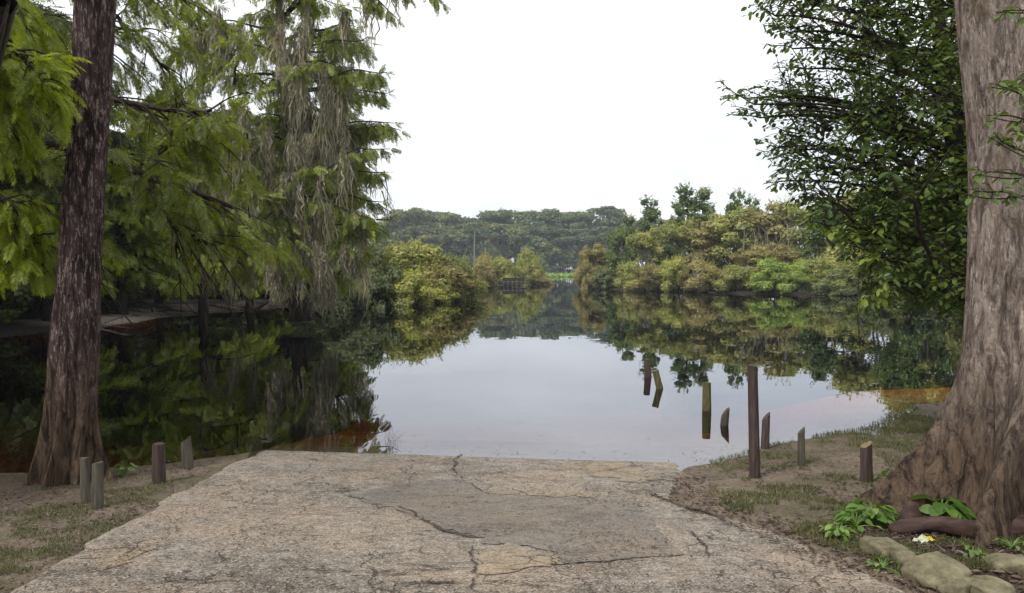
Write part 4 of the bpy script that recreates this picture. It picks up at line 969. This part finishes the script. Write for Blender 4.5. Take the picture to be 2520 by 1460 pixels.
def leafy(e0, e1, L2=.5, step=.16, ls=.095, droop=.3, dens=1.0):
    """twig from e0 to e1 with side twiglets and alternate leaves"""
    v = e1-e0; ln = np.linalg.norm(v); d = v/ln
    path = wob(bez(e0, (e0+e1)/2+[0, 0, .06*ln], e1, 7), .02, int(r.integers(1e6))); tube(wood, path, np.linspace(.010, .003, 7), 3, False)
    m = max(2, int(ln/step*dens))
    for k in range(m+1):
        t = (k+.5)/(m+1); p = path[min(6, int(t*6))]
        a = r.normal(size=3); a -= d*a.dot(d); a /= np.linalg.norm(a)
        td = d*.75+a*.8+[0, 0, -droop*r.random()]; td /= np.linalg.norm(td); tl = L2*r.uniform(.4, 1)*(1.15-.6*t)
        q = p+td*tl; tube(wood, [p, (p+q)/2+[0, 0, .02], q], [.004, .003, .002], 3, False)
        nl = max(3, int(tl/.045))
        s = np.cross(td, [0, 0, 1]); s /= np.linalg.norm(s)+1e-9
        for i in range(nl):
            tt = (i+.6)/nl; sg = 1 if i % 2 else -1
            LPp.append(p+td*tl*tt); LD.append(td*.5+s*sg*.8+np.array([0, 0, -.35])+r.normal(size=3)*.25); LN.append(r.normal(size=3)*.35+[0, 0, 1]); LS.append(ls*r.uniform(.6, 1.25))
cnt = 0; tries = 0
NT = Nodes(tkT)
while cnt < 1500 and tries < 40000:
    tries += 1
    px, py = r.uniform(1830, 2640), r.uniform(-300, 745)
    if cnt > 850: px, py = r.uniform(2090, 2560), r.uniform(-200, 745)
    if not inpoly(px, py, silT): continue
    core = px > 2100
    Yd = 8.6+r.normal()*(.8 if core else .4)
    e = np.array(tuple(P(px, py, Yd+(abs(r.normal())*1.0 if cnt > 850 else 0))))-ot
    s, d0 = NT.near(e, .3); v = e-s; ln = np.linalg.norm(v)
    if ln < .3: continue
    b0 = e-v/ln*min(.8, ln*.7)
    if ln > .9:
        pth = wob(bez(s, s+v*.45+[0, 0, .08*ln], b0, 8), .05, cnt); tube(wood, pth, np.linspace(.008+.008*ln, .006, 8), 4, False); NT.add(pth, d0)
    else: b0 = s
    NT.add(np.array([b0, b0, (b0+e)/2, e]), d0+ln*.5)
    leafy(b0, e, .42, .12 if core else .15, .078 if py < 300 else .088, .5); cnt += 1
for px, py, dx, dy in [(1762, 198, 70, 45), (1775, 232, 80, 25), (1800, 262, 90, 25), (1790, 285, 80, 5), (1845, 8, 60, 30), (1870, 60, 70, 20), (1880, 110, 70, 10), (1862, 375, 70, -15), (1885, 300, 80, -30), (1880, 455, 80, -10), (1895, 400, 60, -30), (1905, 430, 80, -15),
                       (1985, 600, 60, -40), (1960, 560, 60, -40), (2060, 640, 60, -40), (2110, 700, 40, -60), (2140, 780, 10, -80), (2125, 740, 20, -90), (1860, 215, 90, 20), (1840, 245, 90, 10), (1820, 220, 80, 20), (1900, 160, 80, 10)]:
    Yd = 8.3+r.normal()*.3; e = np.array(tuple(P(px, py, Yd)))-ot; b0 = np.array(tuple(P(px+dx, py+dy, Yd+.1)))-ot
    s = tkT[int(np.argmin(abs(tkT[:, 2]-(b0[2]-.5))))]; tube(wood, bez(s, (s+b0)/2+[0, 0, .35], b0, 9), np.linspace(.035, .009, 9), 4, False)
    leafy(b0, e, .16, .08, .08, .2, 1.3)
wood.build('trunk', M['bark'], rtT, True)
mb = MB(); mb.add(*scatter(LEAF_V*[1, 1.15, 1], LEAF_Q, LPp, LD, LN, LS)); mb.build('crown', M['dark_leaf'], rtT)
# young yellow green leaves low on its left side
LPp, LD, LN, LS = [], [], [], []; wood = MB()
for px, py, dx, dy in [(2110, 535, 60, -20), (2060, 590, 60, -30), (2150, 560, 60, -20), (2130, 650, 70, -50), (2165, 715, 30, -60), (2148, 775, 10, -70), (2040, 560, 70, -20), (2090, 600, 70, -20), (1985, 545, 80, 10), (2175, 745, 10, -60), (2120, 745, 30, -50), (2080, 570, 60, 5)]:
    Yd = 8.0+r.normal()*.2; e = np.array(tuple(P(px, py, Yd)))-ot; b0 = np.array(tuple(P(px+dx, py+dy, Yd+.15)))-ot
    s, _ = NT.near(b0); tube(wood, bez(s, (s+b0)/2+[0, 0, .08], b0, 6), np.linspace(.012, .006, 6), 4, False); leafy(b0, e, .16, .1, .12, .4)
wood.build('young_boughs', M['bark'], rtT)
mb = MB(); mb.add(*scatter(LEAF_V*[1, 1.25, 1], LEAF_Q, LPp, LD, LN, LS)); mb.build('young_leaves', M['bright'], rtT)
# slim young tree at the far right water edge
LPp, LD, LN, LS = [], [], [], []; wood = MB()
sp = P(2112, 735, 50); osp = np.array([sp.x, 50, 0]); rtS = empty('sapling', tuple(osp), 'thin dark stemmed young tree standing in the water at the right bank', 'sapling')
tk = poly([(0, 0, -.9), (.02, 0, .5), (.0, 0, 1.3), (.1, 0, 2.4), (.2, 0, 3.4)], 12); tube(wood, tk, np.linspace(.06, .02, 12), 6)
for k in range(26):
    s = tk[int(r.uniform(7, 12))]; e = s+[r.normal()*.5, r.normal()*.4, r.uniform(0, .6)]
    tube(wood, [s, (s+e)/2+[0, 0, .05], e], [.015, .01, .006], 4, False); leafy(e, e+(e-s)*.4+[0, 0, .05], .4, .15, .15, .5)
wood.build('trunk', M['bark'], rtS); mb = MB(); mb.add(*scatter(LEAF_V*[1, 1.2, 1], LEAF_Q, LPp, LD, LN, LS)); mb.build('crown', M['yellow'], rtS)
# vine on the tan trunk
LPp, LD, LN, LS = [], [], [], []; wood = MB()
ov = np.array(tuple(P(2520, 400, 5.3))); rtV = empty('climbing_vine', tuple(ov), 'leafy vine sprigs growing across the front of the tan trunk', 'vine')
for a, b, c in [((2600, 400, 5.4), (2519, 385, 5.2), (2430, 335, 5.1)), ((2600, 260, 5.4), (2520, 230, 5.2), (2440, 215, 5.1)), ((2600, 420, 5.4), (2500, 440, 5.2), (2400, 430, 5.15)), ((2600, 0, 5.4), (2540, 30, 5.2), (2450, 30, 5.1)), ((2600, 300, 5.4), (2500, 300, 5.2), (2440, 290, 5.1)), ((2600, 210, 5.4), (2540, 170, 5.2), (2470, 230, 5.1)), ((2600, 340, 5.4), (2560, 330, 5.2), (2490, 330, 5.1)), ((2600, 470, 5.4), (2460, 490, 5.3), (2380, 480, 5.2))]:
    pth = poly([np.array(tuple(P(*q)))-ov for q in (a, b, c)], 10); wood = MB(); tube(wood, pth, np.linspace(.007, .003, 10), 4, False)
    leafy(pth[3], pth[-1], .14, .05, .075, .4); wood.build('stem', M['bark'], rtV)
if 1:
    mb = MB(); mb.add(*scatter(LEAF_V*[1, 1.2, 1], LEAF_Q, LPp, LD, LN, LS)); mb.build('foliage', M['green'], rtV)

# ------------------------------------------------------------------ posts
M['post_dark'] = plain('dark_wet_timber', (.028, .02, .018), (.085, .06, .052), 40, .75, .006, (1, 1, .12))
M['post_brown'] = plain('brown_timber', (.018, .012, .011), (.075, .05, .042), 40, .8, .006, (1, 1, .1))
M['post_grey'] = plain('weathered_grey_timber', (.032, .028, .02), (.11, .098, .075), 40, .85, .006, (1, 1, .1))
M['post_moss'] = plain('algae_covered_timber', (.045, .042, .018), (.125, .115, .045), 30, .85, .006, (1, 1, .2))
M['cut'] = plain('sawn_post_end', (.1, .075, .038), (.22, .165, .085), 30, .8, .003)
def post(px, topy, basey, wpx, lean, slant, m, label, water=False, cutm=None, n=12, sq=False):
    if water: x, y = wat(px, basey); zb = 0.0
    else: q = G(px, basey); x, y, zb = q.x, q.y, q.z
    tp = P(px+lean, topy, y); rad = wpx/2/F*y; low = -.7 if water else -.12
    h = tp.z-zb; rt = empty('post', (x, y, zb), label, 'post', 'old posts in and beside the water' if water else 'old posts on the banks')
    k = (tp.x-x)/max(h, .01); zs = np.concatenate([np.linspace(low, h, 16)]); a = np.arange(n)/n*6.283; V = []
    r = np.random.default_rng(int(px)); lob = 1+r.normal(size=n)*.05
    if sq: lob = lob*1/np.maximum(abs(np.cos(a)), abs(np.sin(a)))*.92
    for i, z in enumerate(zs):
        taper = 1-.12*max(0, z)/max(h, .1)
        zz = z if i < len(zs)-1 else None
        cx = k*z
        dz = (np.cos(a)*slant*rad*2*.5 if i == len(zs)-1 else 0*a)
        V.append(np.stack([cx+np.cos(a)*rad*lob*taper, np.sin(a)*rad*lob*taper, z+dz+(0 if i < len(zs)-1 else r.normal(size=n)*.004)], 1))
    V = np.array(V)
    # keep rows below the slanting cut
    topz = V[-1][:, 2]
    for i in range(len(zs)-1): V[i][:, 2] = np.minimum(V[i][:, 2], topz-.004*(len(zs)-1-i))
    m_ = len(zs); i, j = np.meshgrid(np.arange(m_-1), np.arange(n), indexing='ij'); i = i.ravel(); j = j.ravel(); kk = (j+1) % n
    Qp = np.stack([i*n+j, i*n+kk, (i+1)*n+kk, (i+1)*n+j], 1)
    mesh_np('shaft', V.reshape(-1, 3), [Qp], m, rt, True)
    c = V[-1].mean(0); VT = np.concatenate([V[-1]+[0, 0, .001], [c+[0, 0, .001]]]); jj = np.arange(n)
    mesh_np('cut_top', VT, [np.stack([jj, (jj+1) % n, np.full(n, n)], 1)], cutm or m, rt)
post(1858, 900, 1175, 27, -6, 0, M['post_brown'], 'tallest dark brown post, upright on the sandy right bank', cutm=M['post_dark'])
post(1883, 1024, 1104, 22, 3, .9, M['post_dark'], 'short slant cut post at the waterline just behind the tallest post')
post(1972, 1060, 1145, 19, 0, .8, M['post_grey'], 'thin weathered short post on the right bank between tallest and cut stump post')
post(2134, 1094, 1185, 32, -1, .5, M['post_brown'], 'stout brown post with pale slanting sawn top near the tan trunk', cutm=M['cut'])
post(1595, 884, 928, 18, -3, 0, M['post_dark'], 'farthest post in the water, dark and square', True, sq=True)
post(1624, 912, 957, 18, -11, .2, M['post_moss'], 'leaning algae brown post in the water beside the farthest one', True)
post(1739, 942, 1010, 21, 0, 0, M['post_moss'], 'straight algae green post standing alone in open water', True, sq=True)
post(1782, 1012, 1047, 20, 4, .9, M['post_dark'], 'short black slant topped post in the water nearest the bank', True)
post(212, 1128, 1238, 25, -4, 0, M['post_grey'], 'pale grey left hand post before the brown cypress trunk')
post(240, 1140, 1250, 29, 0, .15, M['post_grey'], 'mossy round topped post close beside the pale grey one', cutm=M['post_grey'])
post(391, 1092, 1188, 33, -1, 0, M['post_brown'], 'broad brown post on the left bank midway to the ramp')
post(463, 1082, 1152, 28, -6, .7, M['post_grey'], 'dull post at the left water edge nearest the ramp corner')

# ------------------------------------------------------------------ stones, log, knees, plants at the right
def stone(px, py, wpx, hpx, seed, label, m):
    q = G(px, py); rad = wpx/2/F*q.y*.86; hh = hpx/F*q.y*.8
    r = np.random.default_rng(seed); nu, nv = 28, 16; V = []
    for i in range(nv+1):
        ph = i/nv*math.pi
        for j in range(nu):
            th = j/nu*6.283; d = np.array([math.cos(th)*math.sin(ph), math.sin(th)*math.sin(ph), math.cos(ph)])
            k = 1+.32*float(fbm(np.array([d[0]*1.6+seed]), np.array([d[1]*1.6+d[2]*1.3]), seed, 3))
            e = np.sign(d)*np.abs(d)**np.array([.62, .62, .5])
            V.append(e*[rad, rad*.85, hh*.8]*k)
    i, j = np.meshgrid(np.arange(nv), np.arange(nu), indexing='ij'); i = i.ravel(); j = j.ravel(); k = (j+1) % nu
    o = mesh_np('stone', np.array(V), [np.stack([i*nu+j, (i+1)*nu+j, (i+1)*nu+k, i*nu+k], 1)], m, None, True)
    o.location = (q.x, q.y, q.z+hh*.1); o.rotation_euler = (r.normal()*.08, r.normal()*.08, r.normal()*.4)
    tag(o, label, 'stone', 'flat stones beside the ramp')
g = NG('olive_stone'); n1 = g.noise(g.coord(), 9, 6, .7); n2 = g.noise(g.coord(), 60, 4, .7)
c = g.mix(g.ramp(n1, [(.35, 0.), (.65, 1.)]), (.07, .062, .036), (.2, .178, .115)); c = g.mix(g.ramp(n2, [(.55, 0.), (.7, .6)]), c, (.08, .06, .035))
g.prin(c, .85, g.bump(n2, .6, .004, g.bump(n1, .6, .012)), .2); M['stone'] = g.m
for a in [(2178, 1362, 120, 45, 1, 'mid sized flat stone closest to the yellow wrapper'), (2232, 1384, 70, 34, 2, 'small stone wedged between two larger ones beside the ramp'), (2298, 1424, 165, 55, 3, 'largest flat olive stone in the group beside the ramp'),
          (2345, 1448, 110, 40, 4, 'lower stone touching the front of the largest one'), (2478, 1396, 125, 36, 5, 'flat stone near the right edge below the green herbs'), (2435, 1462, 130, 40, 6, 'stone cut by the bottom of the photo'),
          (2555, 1420, 100, 35, 7, 'stone half out of the photo at the right edge')]:
    stone(*a, M['stone'])
M['rot'] = plain('rotten_wood', (.018, .011, .01), (.075, .042, .034), 18, .85, .01, (.3, 1, 1))
mb = MB(); a = G(2190, 1312); b = G(2520, 1318); a = np.array((*a[:2], a.z+.03)); b = np.array((*b[:2], b.z+.05))
tube(mb, wob(poly([a, a*.66+b*.34+[0, .05, .01], a*.3+b*.7+[0, -.03, .0], b+[.3, .1, 0]], 20), .012, 3), np.interp(np.linspace(0, 1, 20), [0, .1, 1], [.03, .055, .07]), 10, True, lambda aa, t: 1+.15*np.sin(aa*3+t*9))
tag(mb.build('log', M['rot'], None, True), 'dark rotten log lying below the tan trunk roots', 'log')
def knee(px, py, h, w_, label):
    q = G(px, py); mb = MB(); tube(mb, [(0, 0, -.1), (0, 0, 0), (.01, 0, h*.4), (.0, 0, h*.75), (.005, 0, h)], [w_*1.2, w_, w_*.75, w_*.5, w_*.12], 12, True, lambda a, t: 1+.15*np.sin(a*3+t*2))
    o = mb.build('cypress_knee', M['rot'], None, True); o.location = (q.x, q.y, q.z); tag(o, label, 'root', 'cypress knees by the tan trunk')
knee(2238, 1300, .2, .1, 'dark pointed cypress knee between the two green herbs'); knee(2180, 1222, .09, .11, 'low dark root knob left of the buttress root')
r = np.random.default_rng(77)
def herb(px, py, h, n, ls, label, m='herb', spread=.16):
    q = G(px, py); rt = empty('herb', (q.x, q.y, q.z), label, 'plant', 'green herbs by the tan trunk'); st = MB(); PP = []; DD = []; NN = []; SS = []
    for k in range(n):
        a = r.random()*6.28; hh = h*r.uniform(.35, 1); rr = spread*r.uniform(.2, 1)*(1.1-.5*hh/h)
        s = np.array([math.cos(a)*rr*.3, math.sin(a)*rr*.3, hh*.8]); e = np.array([math.cos(a)*rr, math.sin(a)*rr, hh])
        tube(st, bez((0, 0, 0), s, e, 5), [.006, .005, .004, .003, .002], 4, False)
        PP.append(e); DD.append([math.cos(a), math.sin(a), r.uniform(-.4, .15)]); NN.append(np.array([0, 0, 1])+r.normal(size=3)*.3); SS.append(ls*r.uniform(.6, 1.15))
    st.build('stems', M['herb'], rt)
    LV = []; 
    for t in np.linspace(0, 1, 9):
        wv = .33*math.sin(math.pi*min(1, t**.75))**.9; zz = -.35*t*t+.03
        LV += [(t, wv, zz+.08*wv*3*.3), (t, 0, zz-.02), (t, -wv, zz+.08*wv)]
    LQ = [(3*i, 3*i+1, 3*i+4, 3*i+3) for i in range(8)]+[(3*i+1, 3*i+2, 3*i+5, 3*i+4) for i in range(8)]
    mb = MB(); mb.add(*scatter(np.array(LV), np.array(LQ), PP, DD, NN, SS)); mb.build('leaves', M[m], rt, True)
herb(2318, 1275, .16, 20, .17, 'broad bright green leafy plant low beside the rotten log', spread=.12)
herb(2300, 1235, .3, 14, .13, 'upright blue green leaved plant against the buttress root', spread=.08)
herb(2150, 1292, .17, 44, .1, 'bushy green herb left of the pointed cypress knee', spread=.2)
herb(2105, 1300, .12, 40, .07, 'low green herb at the ramp side of the bushy one', spread=.16)
herb(2062, 1322, .09, 44, .05, 'small leafy weed on the right edge of the ramp', spread=.14)
herb(2395, 1370, .08, 20, .05, 'dark green weed between the stones and the log', 'green', .14)
herb(2490, 1352, .07, 16, .05, 'dark green weed near the right edge above the flat stone', 'green', .14)
herb(2170, 1400, .05, 18, .04, 'tiny moss green weed beside the small wedged stone', spread=.12)
herb(2190, 1185, .08, 20, .045, 'yellow green weed at the tip of the buttress root', spread=.14)
herb(305, 1172, .13, 22, .06, 'dark weed at the water edge right of the brown trunk', 'green', .14)
herb(2400, 1260, .12, 8, .12, 'arching leaf plant right under the tan ridge root', 'green', .12)
# wrapper
q = G(2280, 1338); mb = MB(); rr = np.random.default_rng(8)
for (ox, wd_, m0) in ((-.035, .07, 0),):
    nn = 9; gx, gy = np.meshgrid(np.linspace(-.08, .05, nn), np.linspace(-.035, .035, nn)); zz = .02+rr.normal(size=gx.shape)*.008+.02*np.cos(gx*30)
    V = np.stack([gx.ravel(), gy.ravel(), zz.ravel()], 1); ii, jj = np.meshgrid(np.arange(nn-1), np.arange(nn-1), indexing='ij'); ii = ii.ravel(); jj = jj.ravel()
    mb.add(V, np.stack([ii*nn+jj, (ii+1)*nn+jj, (ii+1)*nn+jj+1, ii*nn+jj+1], 1))
g = NG('wrapper_plastic'); s = g.n('ShaderNodeSeparateXYZ'); g.l(g.coord(), s.inputs[0])
g.prin(g.ramp(g.math('ADD', s.outputs[0], g.math('MULTIPLY', g.noise(g.coord(), 30, 2), .05)), [(.0, (.36, .4, .3)), (.02, (.26, .33, .07)), (.045, (.6, .4, .02))]), .35, None, .5)
o = mb.build('wrapper', g.m, None, True); o.location = (q.x, q.y, q.z); tag(o, 'crumpled yellow and white wrapper lying before the log', 'litter')

# ------------------------------------------------------------------ left bank deadwood
def deadwood(pts, r0, m, label, name='branch', cat='branch', Yof=None):
    P0 = [np.array(tuple(P(a, b, c))) for a, b, c in pts]; mb = MB(); tube(mb, wob(poly(P0, 14), .03, int(P0[0][0]*10)), np.linspace(r0, r0*.4, 14), 7)
    o = mb.build(name, m, None, True); tag(o, label, cat)
deadwood([(238, 806, 26.6), (262, 790, 27), (300, 780, 27.4), (318, 776, 27.6)], .045, M['bark_pale'], 'pale dead branch rising from the water right of the brown trunk')
deadwood([(238, 800, 27.2), (280, 800, 27.2), (330, 797, 27.2)], .04, M['bark_pale'], 'pale dead branch lying along the sandy waterline')
deadwood([(300, 752, 33), (350, 746, 33), (372, 760, 33), (378, 782, 33)], .06, M['bark'], 'dark arched root over the sandy left bank')
deadwood([(590, 768, 37.5), (625, 764, 37.5), (660, 744, 37.5)], .14, M['bark'], 'dark fallen log sloping up from the water beyond the sand', 'log', 'log')

# ------------------------------------------------------------------ grass and litter
r = np.random.default_rng(88)
def grass(n, pxr, pyr, dens, h, name, label, m='grass'):
    PP = []; t = 0
    px = r.uniform(*pxr, n); py = r.uniform(*pyr, n)
    k = (py-HZ)/F; Yg = 1.56/(k-.053); Yg = np.where(k > .24, Yg, 2/k); X = (px-W0/2)/F*Yg
    s = shore_dist(X, Yg); nn = fbm(X*.9, Yg*.9, 41)+.6*fbm(X*5, Yg*5, 43)
    ok = (s > -.12) & (nn > dens) & ((X < RAMP_L-.05) | (X > ramp_right(Yg)+.1))
    X = X[ok]; Yg = Yg[ok]; Z = ground_z(X, Yg); m_ = len(X)
    tv = np.array([(0, -.06, 0), (0, .06, 0), (.55, .045, .05), (.55, -.045, .05), (1, 0, .2)]); 
    D = np.stack([r.normal(size=m_)*.5, r.normal(size=m_)*.5, np.full(m_, 1.)], 1); N = np.stack([r.normal(size=m_), r.normal(size=m_), np.full(m_, .1)], 1)
    V, Qa = scatter(tv, np.array([(0, 1, 2, 3)]), np.stack([X, Yg, Z-.004], 1), D, N, h*r.uniform(.4, 1.3, m_))
    _, Ta = scatter(tv, np.array([(3, 2, 4)]), np.stack([X, Yg, Z], 1), D, N, h*r.uniform(.4, 1.3, m_))
    mb = MB(); mb.add(V, Qa, Ta); return tag(mb.build(name, M[m]), label, 'grass', kind='stuff')
grass(80000, (1750, 2560), (985, 1420), -.02, .045, 'grass', 'short patchy grass on the right bank between ramp and tan trunk')
grass(30000, (-40, 420), (1165, 1460), .1, .032, 'grass', 'short patchy grass on the left bank below the brown trunk')
grass(9000, (1880, 2330), (985, 1075), -.2, .06, 'grass', 'fringe of thin grass along the right waterline')
# litter of leaves and twigs
def litter(n, pxr, pyr, cond, size, m, name, label):
    px = r.uniform(*pxr, n); py = r.uniform(*pyr, n)
    k = (py-HZ)/F; Yg = 1.56/(k-.053); X = (px-W0/2)/F*Yg
    ok = cond(X, Yg) & (shore_dist(X, Yg) > .05); X = X[ok]; Yg = Yg[ok]
    on = (X > RAMP_L+.1) & (X < ramp_right(Yg)-.12); Z = np.where(on, rz(X, Yg)+.012, ground_z(X, Yg)+.008); m_ = len(X)
    V, Qa = scatter(LEAF_V*[1, .8, 1.5], LEAF_Q, np.stack([X, Yg, Z], 1), np.stack([r.normal(size=m_), r.normal(size=m_)*.6, np.abs(r.normal(size=m_))*.12], 1), np.stack([r.normal(size=m_)*.25, r.normal(size=m_)*.25, np.ones(m_)], 1), size*r.uniform(.4, 1.5, m_))
    mb = MB(); mb.add(V, Qa); return tag(mb.build(name, m), label, 'leaf litter', kind='stuff')
ml = foliage('dead_leaves', [(.03, .02, .016), (.07, .045, .032), (.2, .13, .08)], 5, .1)
ml2 = foliage('pale_chips', [(.16, .13, .1), (.3, .25, .2), (.5, .44, .36)], 5, .1)
litter(15000, (-60, 2560), (1120, 1500), lambda X, Y: fbm(X*1.4, Y*1.4, 61)+.7*fbm(X*6, Y*6, 62) > .0, .02, ml, 'leaf_litter', 'dark dead leaves scattered over ramp and banks')
litter(3500, (1560, 2200), (1170, 1420), lambda X, Y: np.abs(X-ramp_right(Y)-.1+.15*fbm(X*2, Y*2, 3)) < .28, .035, ml, 'leaf_litter', 'band of dark leaf litter along the right edge of the ramp')
litter(2200, (-60, 700), (1130, 1480), lambda X, Y: (X < RAMP_L+.1) & (fbm(X*2, Y*2, 66) > -.05), .035, ml, 'leaf_litter', 'dark leaf litter on the left bank')
litter(9000, (-60, 2560), (1130, 1500), lambda X, Y: fbm(X*2.4, Y*2.4, 71) > -.1, .011, ml2, 'shell_grit', 'pale grit and chips strewn on ramp and banks')
litter(2500, (1750, 2300), (1130, 1330), lambda X, Y: fbm(X*2, Y*2, 91) > .0, .03, ml, 'leaf_litter', 'dead leaves and twigs strewn over the sandy right bank')
litter(1500, (2100, 2560), (1240, 1480), lambda X, Y: X > 2.2, .05, ml, 'leaf_litter', 'dark leaves heaped among the stones and the log')

# bits afloat along the waterline
n = 1500; X = r.uniform(-4, 5, n); Yg = r.uniform(7.8, 11, n); sdn = shore_dist(X, Yg); ok = (sdn < 0) & (r.random(n) < np.exp(sdn*2.2)); X = X[ok]; Yg = Yg[ok]; m_ = len(X)
V, Qa = scatter(LEAF_V*[1, .8, .3], LEAF_Q, np.stack([X, Yg, np.full(m_, .004)], 1), np.stack([r.normal(size=m_), r.normal(size=m_), np.zeros(m_)], 1), np.tile([0, 0, 1.], (m_, 1)), .03*r.uniform(.3, 1.3, m_))
mb = MB(); mb.add(V, Qa); tag(mb.build('leaf_litter', ml), 'small dead leaves afloat along the ramp waterline', 'leaf litter', kind='stuff')
# ------------------------------------------------------------------ haze
gh = NG('haze_air'); pv = gh.n('ShaderNodeVolumePrincipled'); pv.inputs['Color'].default_value = (.8, .88, 1, 1); pv.inputs['Density'].default_value = .0004
pv.inputs['Anisotropy'].default_value = .3
gh.l(pv.outputs[0], gh.o.inputs[1])
x0, x1, y0, y1, z0, z1 = -640, 640, -45, 925, -3.8, 34
V = [(x0, y0, z0), (x1, y0, z0), (x1, y1, z0), (x0, y1, z0), (x0, y0, z1), (x1, y0, z1), (x1, y1, z1), (x0, y1, z1)]
hz = mesh_np('haze', V, [[(0, 3, 2, 1), (4, 5, 6, 7), (0, 1, 5, 4), (1, 2, 6, 5), (2, 3, 7, 6), (3, 0, 4, 7)]], gh.m)
tag(hz, kind='stuff', label='thin pale air haze', cat='haze')
for o in SC.objects:
    if 'proto' in o: del o['proto']
